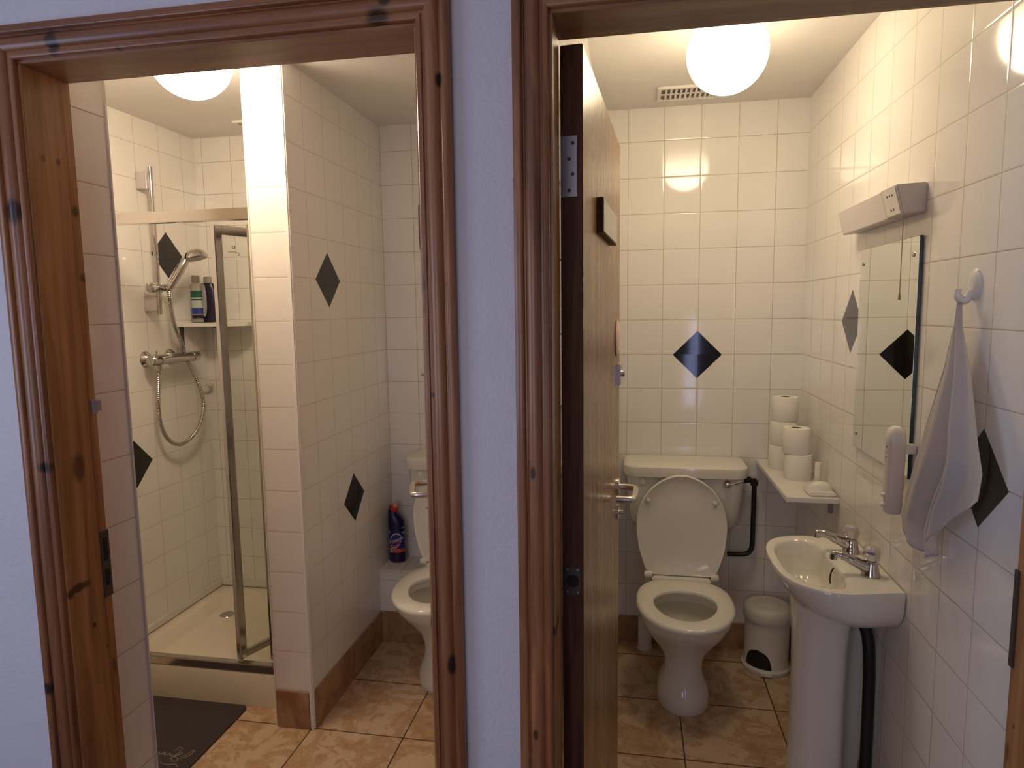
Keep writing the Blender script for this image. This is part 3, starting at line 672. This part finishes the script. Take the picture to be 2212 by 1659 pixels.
def wedge(bm, y0, y1, k0=1.0, k1=1.0):
    def sec(y, k): return [V(XR, y, 1.770+.006*(1-k)), V(XR-.052*k, y, 1.765+.010*(1-k)), V(XR-.071*k, y, 1.838), V(XR, y, 1.841)]
    loft(bm, [sec(y0, k0), sec(y1, k1)]); fix(bm); bmesh.ops.bevel(bm, geom=[e for e in bm.edges], offset=.0025, segments=2, affect='EDGES')
M_lbody = plain('lamp_housing', (0.60, 0.55, 0.54), 0.4); M_ldiff = plain('unlit_diffuser', (0.74, 0.68, 0.68), 0.3)
bm = B(); wedge(bm, 1.812, 1.925); hb = obj('housing', bm, M_lbody, t)
bm = B(); wedge(bm, 1.927, 2.315, .93, .90); obj('diffuser', bm, M_ldiff, t)
# socket panel on the sloping front
def onfront(y, s, off): # s 0 bottom,1 top along the sloping front face
    a = V(XR-.052, y, 1.765); b = V(XR-.071, y, 1.838); nrm = V(-.073, 0, -.019).normalized()
    return a+(b-a)*s+nrm*off
bm = B(); loft(bm, [[onfront(1.820, .06, o) for o in (0, .0025)] + [onfront(1.820, .94, o) for o in (.0025, 0)], [onfront(1.905, .06, o) for o in (0, .0025)] + [onfront(1.905, .94, o) for o in (.0025, 0)]]); sp = obj('socket_panel', bm, M_white, t, smooth=False)
for s_, ys in ((.25, (1.855, 1.872)), (.72, (1.846, 1.862, 1.878))):
    for y in ys:
        bm = B(); lathe(bm, [(.0028, 0), (.0028, .0006)], onfront(y, s_, .0026), (-.073, 0, -.019), 10); obj('socket_hole', bm, M_dark, sp)
bm = B(); tube(bm, [(.660, 1.835, 1.768), (.6598, 1.834, 1.66), (.6595, 1.8335, 1.572)], .0011, 6); tube(bm, [(.6595, 1.8335, 1.573), (.6595, 1.8335, 1.555)], [.0022, .0034], 10); obj('pull_cord', bm, plain('cord_string', (0.40, 0.33, 0.20), .8), t)

t = thing('towel_hook', 'white oval plastic towel hook on the tiles right of the mirror', 'hook', (XR, 1.545, 1.575))
bm = B(); lathe(bm, [(.0265, 0), (.0265, .004), (.021, .009), (.010, .0115), (.001, .012)], (XR, 1.548, 1.583), (-1, 0, 0), 32, cap1=False)
for v in bm.verts: v.co.z = 1.583+(v.co.z-1.583)*1.25
obj('back_plate', bm, M_white, t)
bm = B(); tube(bm, catmull([(XR-.008, 1.548, 1.568), (XR-.016, 1.548, 1.553), (XR-.027, 1.548, 1.551), (XR-.034, 1.548, 1.563), (XR-.033, 1.548, 1.574)], 4), [.009]*8+[.008]*4+[.0065]*5, 14); obj('hook_arm', bm, M_white, t)

# towel: a cloth hung by its middle, pleats fanning out downwards
bm = B(); NS, NT = 72, 64
zt = 1.546
def interp(tab, z):
    tab = sorted(tab)
    if z <= tab[0][0]: return tab[0][1]
    for (a, va), (b, vb) in zip(tab, tab[1:]):
        if z <= b: 
            q = (z-a)/(b-a); return va+(vb-va)*q
    return tab[-1][1]
YLt = [(1.55, 1.556), (1.50, 1.566), (1.40, 1.602), (1.23, 1.695), (1.10, 1.748), (1.03, 1.772), (.96, 1.74)]
YRt = [(1.55, 1.538), (1.50, 1.520), (1.41, 1.452), (1.30, 1.388), (1.225, 1.352), (1.17, 1.362), (1.10, 1.412), (1.03, 1.44)]
zb = [(0, 1.022), (.12, .992), (.30, .968), (.45, .962), (.58, .985), (.66, 1.02), (.78, 1.075), (.9, 1.13), (1, 1.17)]
G = []
for j in range(NT+1):
    tt = j/NT; row = []
    for i in range(NS+1):
        s = i/NS; z = zt+(interp(zb, s)-zt)*tt
        zz = zt+(.99-zt)*tt
        yl, yr = interp(YLt, max(z, .97)), interp(YRt, z)
        y = yl+(yr-yl)*s
        amp = .004+.016*min(1, tt*1.6)
        fold = sin(s*2*pi*2.6+.4+1.2*tt)*amp*.8 + sin(s*2*pi*5.3+2.0*tt)*amp*.30
        lap = -.030*math.exp(-((s-.74)/.10)**2)*min(1, tt*2) + .026*math.exp(-((s-.58)/.045)**2)*min(1, tt*2)
        x = XR-.030-.014*min(1, tt*1.5)+fold*.8+lap
        row.append(bm.verts.new((min(x, XR-.006), y, z)))
    G.append(row)
for j in range(NT):
    for i in range(NS): bm.faces.new((G[j][i], G[j][i+1], G[j+1][i+1], G[j+1][i]))
bmesh.ops.solidify(bm, geom=bm.faces[:], thickness=.0035)
tw = obj('hand_towel', bm, M_towel, None, angle=180); tag(tw, 'pale white hand towel hanging in folds from the oval wall hook', 'towel')

t = thing('soap_dispenser', 'tall narrow white wall soap dispenser between mirror and towel', 'dispenser', (XR-.03, 1.795, 1.01))
dx, dy = .655, 1.797
bm = B(); rr_ = []
for z, a, b in ((1.012, .013, .014), (1.018, .0155, .0165), (1.06, .0165, .017), (1.10, .017, .0175), (1.195, .017, .0175)):
    rr_.append([V(dx+a*1.30*sup(2*pi*i/28, 2.8)[0], dy+b*1.15*sup(2*pi*i/28, 2.8)[1], z) for i in range(28)])
loft(bm, rr_); obj('body', bm, plain('peach_plastic', (0.78, 0.68, 0.63), .35), t)
bm = B(); rr_ = []
for z, k in ((1.195, 1.03), (1.205, 1.03), (1.220, .96), (1.232, .72), (1.238, .35), (1.239, .05)):
    rr_.append([V(dx+.0225*k*sup(2*pi*i/28, 2.6)[0], dy+.0205*k*sup(2*pi*i/28, 2.6)[1], z) for i in range(28)])
loft(bm, rr_); obj('cap', bm, M_white, t)
for z in (1.034, 1.060):
    bm = B(); lathe(bm, [(.006, 0), (.006, .006), (.004, .009), (.001, .0095)], (dx-.020, dy-.001, z), (-1, 0, 0), 16, cap1=False); obj('button', bm, M_white, t)
bm = B()
for k, z in enumerate((1.185, 1.170, 1.158)): lathe(bm, [(.0028 if k == 0 else .0018, 0), (.0025 if k == 0 else .0016, .0008)], (dx-.0222, dy-.004, z), (-1, 0, 0), 10)
obj('printed_mark', bm, M_grime, t)
bxo('wall_bracket', M_white, t, dx+.018, XR-.001, dy-.010, dy+.010, 1.168, 1.192, bev=.003)

# ------------------------------------------------------------------ shower
t = thing('shower_tray', 'cream acrylic shower tray with raised rim set between the tiled walls', 'shower tray', (-1.71, 2.6, 0))
bm = B(); x0, x1, y0, y1 = XS+.001, -1.3105, 2.226, YB-.001
def rect(z, d, r=.0): return [V(x0+d, y0+d, z), V(x1-d, y0+d, z), V(x1-d, y1-d, z), V(x0+d, y1-d, z)]
def rrect(z, d, r, n=5):
    a, b, c, e = x0+d, x1-d, y0+d, y1-d; pts = []
    for cx_, cy_, a0 in ((b-r, c+r, -pi/2), (b-r, e-r, 0), (a+r, e-r, pi/2), (a+r, c+r, pi)):
        for k in range(n+1): pts.append(V(cx_+r*cos(a0+k*pi/2/n), cy_+r*sin(a0+k*pi/2/n), z))
    return pts
loft(bm, [rrect(0, 0, .002), rrect(.128, 0, .002), rrect(.136, .003, .003), rrect(.139, .010, .006), rrect(.139, .058, .05), rrect(.134, .070, .05), rrect(.092, .095, .05), rrect(.084, .11, .05), rrect(.080, .2, .05)]); obj('basin', bm, M_tray, t)
bm = B(); box(bm, x0, x0+.012, y0+.03, y1, .140, .176, bev=.004); box(bm, x0+.012, x1, y1-.012, y1, .140, .176, bev=.004); obj('seal_strip', bm, M_white, t)
bm = B(); lathe(bm, [(.001, 0), (.035, 0), (.033, .002), (.001, .003)], (-1.95, 2.78, .081), n=28); obj('drain', bm, M_chrome, t)

t = thing('shower_enclosure', 'chrome framed shower door with its glass panels folded inwards beside the tiled pillar', 'shower door', (-1.71, 2.243, .14))
ye = 2.243
bxo('head_rail', M_alu, t, XS+.002, -1.312, ye-.018, ye+.018, 1.884, 1.925, bev=.002)
bxo('sill_rail', M_alu, t, XS+.002, -1.312, ye-.016, ye+.016, .140, .172, bev=.003)
bm = B(); box(bm, -1.345, -1.312, ye-.018, ye+.018, .172, 1.884, bev=.003); box(bm, -1.368, -1.349, ye-.010, ye+.014, .172, 1.884, bev=.004); box(bm, -1.383, -1.371, ye-.004, ye+.010, .172, 1.884, bev=.003); obj('wall_post', bm, M_alu, t)
bxo('wall_post', M_alu, t, XS+.002, XS+.032, ye-.016, ye+.016, .172, 1.884, bev=.003)
A = (-1.535, 2.246); dd = V(.355, .935, 0).normalized(); Bp = (A[0]+dd.x*.375, A[1]+dd.y*.375)
def panel(P0, P1, nm, logo=False):
    d = V(P1[0]-P0[0], P1[1]-P0[1], 0); L = d.length; d /= L
    at = lambda s: (P0[0]+d.x*s, P0[1]+d.y*s)
    bm = B(); z0, z1 = .176, 1.872
    obox(bm, at(0), at(.032), z0, z1, .026, .003); obox(bm, at(L-.028), at(L), z0, z1, .024, .003)
    obox(bm, at(.032), at(L-.028), z0, z0+.028, .020, .002); obox(bm, at(.032), at(L-.028), z1-.034, z1, .020, .002)
    p = obj(nm, bm, M_alu, t)
    bm = B(); obox(bm, at(.028), at(L-.024), z0+.02, z1-.02, .005); obj('glass_pane', bm, M_glass, p, smooth=False)
    if logo:
        nrm = V(-d.y, d.x, 0); nrm = -nrm if nrm.y > 0 or nrm.x > 0 else nrm
        nrm = V(d.y, -d.x, 0)
        bm = B(); q = lambda s, z: V(P0[0]+d.x*s, P0[1]+d.y*s, z)+nrm*.0035
        tube(bm, [q(.085+.006*cos(k*pi/6), 1.795+.0055*sin(k*pi/6)) for k in range(13)], .0012, 6)
        tube(bm, catmull([q(.060, 1.777), q(.085, 1.777), q(.105, 1.774), q(.108, 1.769), q(.102, 1.764)], 4), .0009, 6)
        obj('logo_mark', bm, M_grime, p)
panel(A, Bp, 'folding_panel', True)
panel((-1.395, 2.262), (Bp[0]+.022, Bp[1]+.002), 'folding_panel')

xr_, yr_ = -2.060, 2.605
t = thing('shower_rail', 'vertical chrome riser rail with hand shower and flexible hose on the shower wall', 'shower rail', (XS, yr_, 1.54))
bm = B(); tube(bm, [(xr_, yr_, 1.545), (xr_, yr_, 2.178)], .0105, 18); obj('rail', bm, M_chrome, t)
for z0, z1 in ((2.082, 2.155), (1.558, 1.626)):
    bm = B(); box(bm, XS+.0005, xr_-.006, yr_-.028, yr_+.012, z0, z1, bev=.003); obj('wall_bracket', bm, plain('clear_grey_plastic', (0.62, 0.57, 0.57), .12), t)
bm = B(); tube(bm, [(xr_+.004, yr_-.062, 1.662), (xr_+.004, yr_-.056, 1.662), (xr_+.004, yr_-.036, 1.662), (xr_+.004, yr_-.020, 1.662), (xr_+.004, yr_+.045, 1.662)], [.012, .0225, .0225, .016, .016], 20); tube(bm, [(xr_, yr_, 1.640), (xr_, yr_, 1.684)], .0155, 18)
obj('slider', bm, M_chrome, t)
hs, he = V(-2.036, 2.640, 1.655), V(-1.984, 2.697, 1.785)
dh = (he-hs).normalized()
bm = B(); pts = [hs-dh*.01, hs, hs+dh*.03, hs+dh*.08, hs+dh*.13, hs+dh*.155]; tube(bm, pts, [.011, .0150, .0165, .0185, .0190, .016], 18)
hsh = obj('hand_shower', bm, M_chrome, t)
hc = V(-1.950, 2.722, 1.808); axh = V(.22, .05, -.96).normalized()
bm = B(); lathe(bm, [(.001, -.026), (.022, -.025), (.038, -.016), (.046, -.004), (.050, .010), (.047, .016)], hc, axh, 36, cap0=False); obj('shower_head', bm, M_chrome, hsh)
bm = B(); lathe(bm, [(.045, .0165), (.043, .019), (.001, .020)], hc, axh, 36, cap0=False, cap1=False); obj('spray_face', bm, plain('spray_grey', (0.45, 0.42, 0.38), .4), hsh)
# hose, one corrugated tube
def hose(pts, r):
    P_ = catmull(pts, 60); L = [0]
    for a, b in zip(P_, P_[1:]): L.append(L[-1]+(b-a).length)
    n = int(L[-1]/.0022); Q = []; k = 0
    for i in range(n+1):
        s = L[-1]*i/n
        while k < len(L)-2 and L[k+1] < s: k += 1
        Q.append(P_[k].lerp(P_[k+1], (s-L[k])/max(1e-9, L[k+1]-L[k])))
    return Q, [r if (i//2) % 2 else r*.80 for i in range(n+1)]
Q, rad = hose([(-2.030, 2.636, 1.648), (-2.032, 2.640, 1.60), (-2.045, 2.672, 1.50), (-2.074, 2.752, 1.41), (-2.0875, 2.788, 1.346), (-2.080, 2.822, 1.28), (-2.058, 2.845, 1.18), (-2.052, 2.850, 1.10), (-2.055, 2.820, 1.02), (-2.058, 2.755, .965), (-2.060, 2.672, .948), (-2.060, 2.600, .985), (-2.060, 2.560, 1.06), (-2.060, 2.553, 1.15), (-2.060, 2.562, 1.24), (-2.060, 2.566, 1.302)], .0098)
bm = B(); tube(bm, Q, rad, 10); obj('hose', bm, M_chrome, t, angle=80)

t = thing('shower_mixer', 'horizontal chrome bar mixer valve on the tiled shower wall', 'shower valve', (XS, 2.65, 1.346))
xm = -2.050
bm = B(); tube(bm, [(xm, 2.565, 1.346), (xm, 2.78, 1.346)], .0215, 24); tube(bm, [(xm, 2.566, 1.335), (xm, 2.566, 1.300)], .0115, 14); obj('valve_body', bm, M_chrome, t)
for y0_, y1_ in ((2.512, 2.563), (2.782, 2.828)):
    bm = B(); m_ = .004 if y0_ < 2.6 else -.004; tube(bm, [(xm, y0_, 1.346), (xm, y0_+.003, 1.346), (xm, y1_-.003, 1.346), (xm, y1_, 1.346)], [.020, .0228, .0228, .021], 24); obj('control_knob', bm, M_chrome, t)
bm = B(); tube(bm, [(xm+.004, 2.542, 1.362), (xm+.006, 2.546, 1.388)], .004, 10); obj('flow_lever', bm, M_chrome, t)
for y_ in (2.560, 2.715):
    bm = B(); lathe(bm, [(.036, 0), (.035, .004), (.020, .022), (.016, .026), (.016, .05)], (XS+.0005, y_, 1.350), (1, 0, 0), 28); obj('wall_flange', bm, M_chrome, t)

# corner shelf and bottles
t = thing('corner_shelf', 'small white corner shelf holding bottles inside the shower', 'shelf', (-2.0, 2.9, 1.50))
bm = B(); poly(bm, [(XS+.001, YB-.001), (XS+.001, 2.770), (-2.015, 2.800), (-1.86, 2.800), (-1.80, 2.86), (-1.80, YB-.001)], 1.486, 1.504); obj('board', bm, M_white, t, smooth=False)
bm = B(); box(bm, XS+.001, XS+.014, 2.792, 2.806, 1.400, 1.486); obj('bracket', bm, M_grime, t)
bm = B(); box(bm, -2.005, -1.993, YB-.09, YB-.002, 1.478, 1.486); box(bm, -2.005, -1.993, YB-.012, YB-.002, 1.405, 1.486); obj('bracket', bm, M_grime, t)
def bottle_rings(cx, cy, z0, prof, n=32, p=2.4, ang=0):
    out = []
    for z, a, b in prof:
        r = []
        for i in range(n):
            X, Y = sup(2*pi*i/n, p); X, Y = X*a, Y*b
            r.append(V(cx+X*cos(ang)-Y*sin(ang), cy+X*sin(ang)+Y*cos(ang), z0+z))
        out.append(r)
    return out
M_clearp = N('clear_plastic'); M_clearp.p(Base_Color=(0.55, 0.52, 0.46), Roughness=0.1, Transmission_Weight=0.45, IOR=1.3); M_clearp = M_clearp.m
M_navy = plain('navy_plastic', (0.016, 0.011, 0.035), 0.25)
z0 = 1.5045; b1 = (-2.050, 2.848)
t = thing('shampoo_bottle', 'clear shampoo bottle with green and blue label on the corner shelf', 'bottle', (*b1, z0), 'bottles on the corner shelf')
bm = B(); loft(bm, bottle_rings(*b1, z0, [(0, .023, .016), (.003, .026, .018), (.17, .026, .018), (.185, .022, .015), (.190, .012, .012)])); obj('body', bm, M_clearp, t)
bm = B(); loft(bm, bottle_rings(*b1, z0, [(.190, .018, .014), (.192, .019, .015), (.220, .018, .014), (.222, .016, .012)])); obj('cap', bm, M_clearp, t)
bm = B(); loft(bm, bottle_rings(*b1, z0, [(.0005, .0255, .0175), (.035, .0264, .0184)])); obj('dark_base', bm, M_navy, t)
for nm, za, zc_, cc in (('green_label', .105, .150, (0.01, 0.10, 0.065)), ('blue_label', .040, .068, (0.02, 0.045, 0.26)), ('pale_label', .070, .103, (0.45, 0.50, 0.46))):
    bm = B(); loft(bm, bottle_rings(*b1, z0, [(za, .0265, .0185), (zc_, .0265, .0185)])); obj(nm, bm, plain(nm, cc, .4), t)
bm = B(); loft(bm, bottle_rings(*b1, z0, [(.112, .0267, .0187), (.118, .0267, .0187)])); obj('label_stripe', bm, M_white, t)
b2 = (-2.020, 2.895)
t = thing('shower_gel_bottle', 'dark navy bottle with pale oval front behind the clear bottle', 'bottle', (*b2, z0), 'bottles on the corner shelf')
bm = B(); loft(bm, bottle_rings(*b2, z0, [(0, .034, .018), (.004, .040, .021), (.10, .045, .022), (.16, .042, .021), (.185, .030, .018), (.188, .016, .013)])); obj('body', bm, M_navy, t)
bm = B(); loft(bm, bottle_rings(*b2, z0, [(.188, .020, .014), (.215, .019, .013), (.218, .016, .011)])); obj('cap', bm, M_clearp, t)
bm = B(); pts = []
for k in range(28):
    X, Y = sup(2*pi*k/28, 2.3); pts.append((b2[0]-.012+X*.017, z0+.105+Y*.078))
loft(bm, [[V(x, b2[1]-.0235, z) for x, z in pts], [V(x, b2[1]-.018, z) for x, z in pts]]); obj('front_panel', bm, plain('pale_grey_label', (0.42, 0.40, 0.42), .35), t)

t = thing('wall_peg', 'small white square wall peg in the shower corner', 'hook', (XS, 2.935, 1.19))
bxo('base', M_white, t, XS+.0005, XS+.012, 2.903, 2.975, 1.158, 1.222, bev=.002)
bm = B(); tube(bm, catmull([(XS+.010, 2.955, 1.200), (XS+.030, 2.955, 1.188), (XS+.040, 2.955, 1.200), (XS+.038, 2.955, 1.212)], 4), .0055, 10); obj('peg', bm, M_white, t)

# bath mat
M_mat = plain('rubber_backed_mat', (0.050, 0.036, 0.036), 0.85)
t = thing('bath_mat', 'dark brown bath mat with a pale script motif on the tiled floor by the shower', 'mat', (-1.75, 1.85, 0))
bm = B(); x0, x1, y0, y1 = -2.02, -1.483, 1.40, 2.218
def rm(z, d, r):
    a, b, c, e = x0+d, x1-d, y0+d, y1-d; pts = []
    for cx_, cy_, a0 in ((b-r, c+r, -pi/2), (b-r, e-r, 0), (a+r, e-r, pi/2), (a+r, c+r, pi)):
        for k in range(6): pts.append(V(cx_+r*cos(a0+k*pi/10), cy_+r*sin(a0+k*pi/10), z))
    return pts
loft(bm, [rm(.0005, 0, .03), rm(.006, 0, .03), rm(.008, .003, .028)]); obj('pile', bm, M_mat, t)
bm = B(); zz = .0083
def stroke(pts, w=.0013):
    tube(bm, catmull([(a, b, zz) for a, b in pts], 4), w, 6)
for k in range(4):
    ox = -1.665+k*.021
    stroke([(ox, 1.900), (ox+.005, 1.911), (ox+.010, 1.902), (ox+.013, 1.899), (ox+.021, 1.904)])
stroke([(-1.578, 1.886), (-1.572, 1.906), (-1.563, 1.922), (-1.556, 1.916), (-1.567, 1.901), (-1.580, 1.893)])
stroke([(-1.576, 1.898), (-1.553, 1.890), (-1.545, 1.878), (-1.562, 1.875), (-1.578, 1.890)])
stroke([(-1.548, 1.900), (-1.535, 1.915), (-1.525, 1.938), (-1.518, 1.930), (-1.525, 1.905), (-1.545, 1.890)])
stroke([(-1.59, 1.925), (-1.585, 1.945), (-1.570, 1.940), (-1.575, 1.925)], .0009)
stroke([(-1.60, 1.862), (-1.57, 1.855), (-1.54, 1.862), (-1.525, 1.850)])
obj('script_motif', bm, plain('mat_print', (0.35, 0.30, 0.24), .9), t)

# bleach bottle on the ledge
bxx, byy, zb0 = -1.112, 2.915, .350
t = thing('bleach_bottle', 'navy blue bleach bottle with red cap on the tiled ledge beside the left toilet', 'bottle', (bxx, byy, zb0))
prof = [(0, .034), (.004, .0385), (.012, .040), (.045, .0395), (.055, .038), (.145, .038), (.155, .040), (.20, .0395), (.232, .033), (.250, .022), (.256, .019)]
bm = B(); rg = []
for z, r in prof:
    lean = -.012*max(0, (z-.19)/.066) if z > .19 else 0
    rg.append([V(bxx+lean+r*.98*cos(2*pi*i/40), byy+r*.75*sin(2*pi*i/40), zb0+z+(max(0, z-.2)*.35*(-cos(2*pi*i/40)))) for i in range(40)])
loft(bm, rg); obj('body', bm, plain('bleach_navy', (0.008, 0.007, 0.055), .3), t)
cc = V(bxx-.012, byy, zb0+.252); ca = V(.42, -.1, .9).normalized()
bm = B(); lathe(bm, [(.019, 0), (.020, .004), (.019, .018), (.015, .022)], cc, ca, 28); cp = obj('cap', bm, plain('red_cap', (0.62, 0.045, 0.025), .35), t)
bm = B(); lathe(bm, [(.012, .022), (.010, .032), (.0055, .036), (.005, .048), (.001, .049)], cc, ca, 20, cap1=False); obj('nozzle', bm, plain('pink_nozzle', (0.75, 0.40, 0.34), .4), cp)
def band(nm, z0_, z1_, a0_, a1_, mat, off=.0005, par=t, n=30, top=None, bot=None):
    bm = B(); lo, hi = [], []
    for k in range(n+1):
        a = a0_+(a1_-a0_)*k/n; u = k/n; rx, ry = (.0384+off)*.98, (.0384+off)*.75
        lo.append(V(bxx+rx*cos(a), byy+ry*sin(a), zb0+(bot(u) if bot else z0_))); hi.append(V(bxx+rx*cos(a), byy+ry*sin(a), zb0+(top(u) if top else z1_)))
    loft(bm, [lo, hi], close=False, cap0=False, cap1=False); return obj(nm, bm, mat, par)
c_w = plain('label_white', (0.72, 0.68, 0.66), .4); c_b = plain('label_blue', (0.02, 0.035, 0.20), .4); c_r = plain('label_red', (0.62, 0.10, 0.07), .4); c_s = plain('label_silver', (0.5, 0.49, 0.48), .3)
a0_, a1_ = pi*1.0+.05, pi*2.0-.05
lb = band('label', .052, .172, a0_-.25, a1_+.25, c_b)
band('label_top', .142, .172, a0_, a1_, c_w, .0009, lb, bot=lambda u: .128+.030*(1-(2*abs(u-.55))**2)*1.0)
band('label_band', .052, .071, a0_, a1_, c_r, .0009, lb)
band('label_badge', .050, .074, a0_+.75, a0_+1.15, c_s, .0013, lb)
def elp(nm, uc, zc_, ra, rz, mat, off, half=None):
    bm = B(); pts = []
    K = 36
    for k in range(K):
        a = 2*pi*k/K; du, dz = ra*cos(a), rz*sin(a)
        if half == 'low' and dz > 0: dz = 0.35*rz*-abs(cos(a))*0
        ang = uc+du; q = dz+du*.012*0
        pts.append(V(bxx+(.0384+off)*.98*cos(ang), byy+(.0384+off)*.75*sin(ang), zb0+zc_+q+du*.012))
    cen = V(bxx+(.0384+off)*.98*cos(uc), byy+(.0384+off)*.75*sin(uc), zb0+zc_)
    vs = [bm.verts.new(p) for p in pts]; c_ = bm.verts.new(cen)
    for i in range(K): bm.faces.new((vs[i], vs[(i+1) % K], c_))
    return obj(nm, bm, mat, lb)
um = pi*1.5+.05
elp('label_ring', um, .110, .80, .036, c_w, .0012); elp('label_disc', um, .109, .70, .031, c_b, .0016); elp('label_swoosh', um+.1, .096, .55, .014, c_r, .0019)
elp('label_cover', um+.06, .104, .60, .013, c_b, .0022)
def wrap_text(txt, size, uc, zc_, off, mat, nm, shear=0.15, slope=.012, sx=1.0):
    cu = bpy.data.curves.new('txt', 'FONT'); cu.body = txt; cu.size = size; cu.align_x = 'CENTER'; cu.align_y = 'CENTER'; cu.shear = shear; cu.offset = size*.012; cu.resolution_u = 3
    o = bpy.data.objects.new('txt', cu); COL.objects.link(o); bpy.context.view_layer.update()
    me = bpy.data.meshes.new_from_object(o.evaluated_get(bpy.context.evaluated_depsgraph_get())); bpy.data.objects.remove(o); bpy.data.curves.remove(cu)
    bm = B(); bm.from_mesh(me); bpy.data.meshes.remove(me)
    bmesh.ops.subdivide_edges(bm, edges=[e for e in bm.edges if e.calc_length() > .004], cuts=1)
    for v in bm.verts:
        a = uc+v.co.x*sx/.034; v.co = V(bxx+(.0384+off)*.98*cos(a), byy+(.0384+off)*.75*sin(a), zb0+zc_+v.co.y+(a-uc)*slope)
    return obj(nm, bm, mat, lb, smooth=False)
wrap_text('Domestos', .0215, um+.02, .112, .0027, c_w, 'brand_lettering', sx=.80)
wrap_text('THICK BLEACH', .0062, um+.32, .163, .0016, c_b, 'small_lettering', sx=.95)
bm = B(); K = 20
vs = [V(bxx+.0403*.98*cos(um-.85+.17*cos(2*pi*k/K)), byy+.0403*.75*sin(um-.85+.17*cos(2*pi*k/K)), zb0+.159+.0055*sin(2*pi*k/K)) for k in range(K)]
tube(bm, vs+[vs[0]], .0005, 5); obj('label_emblem', bm, c_b, lb)
for o in bpy.data.objects:
    if '_w' in o.keys(): del o['_w']
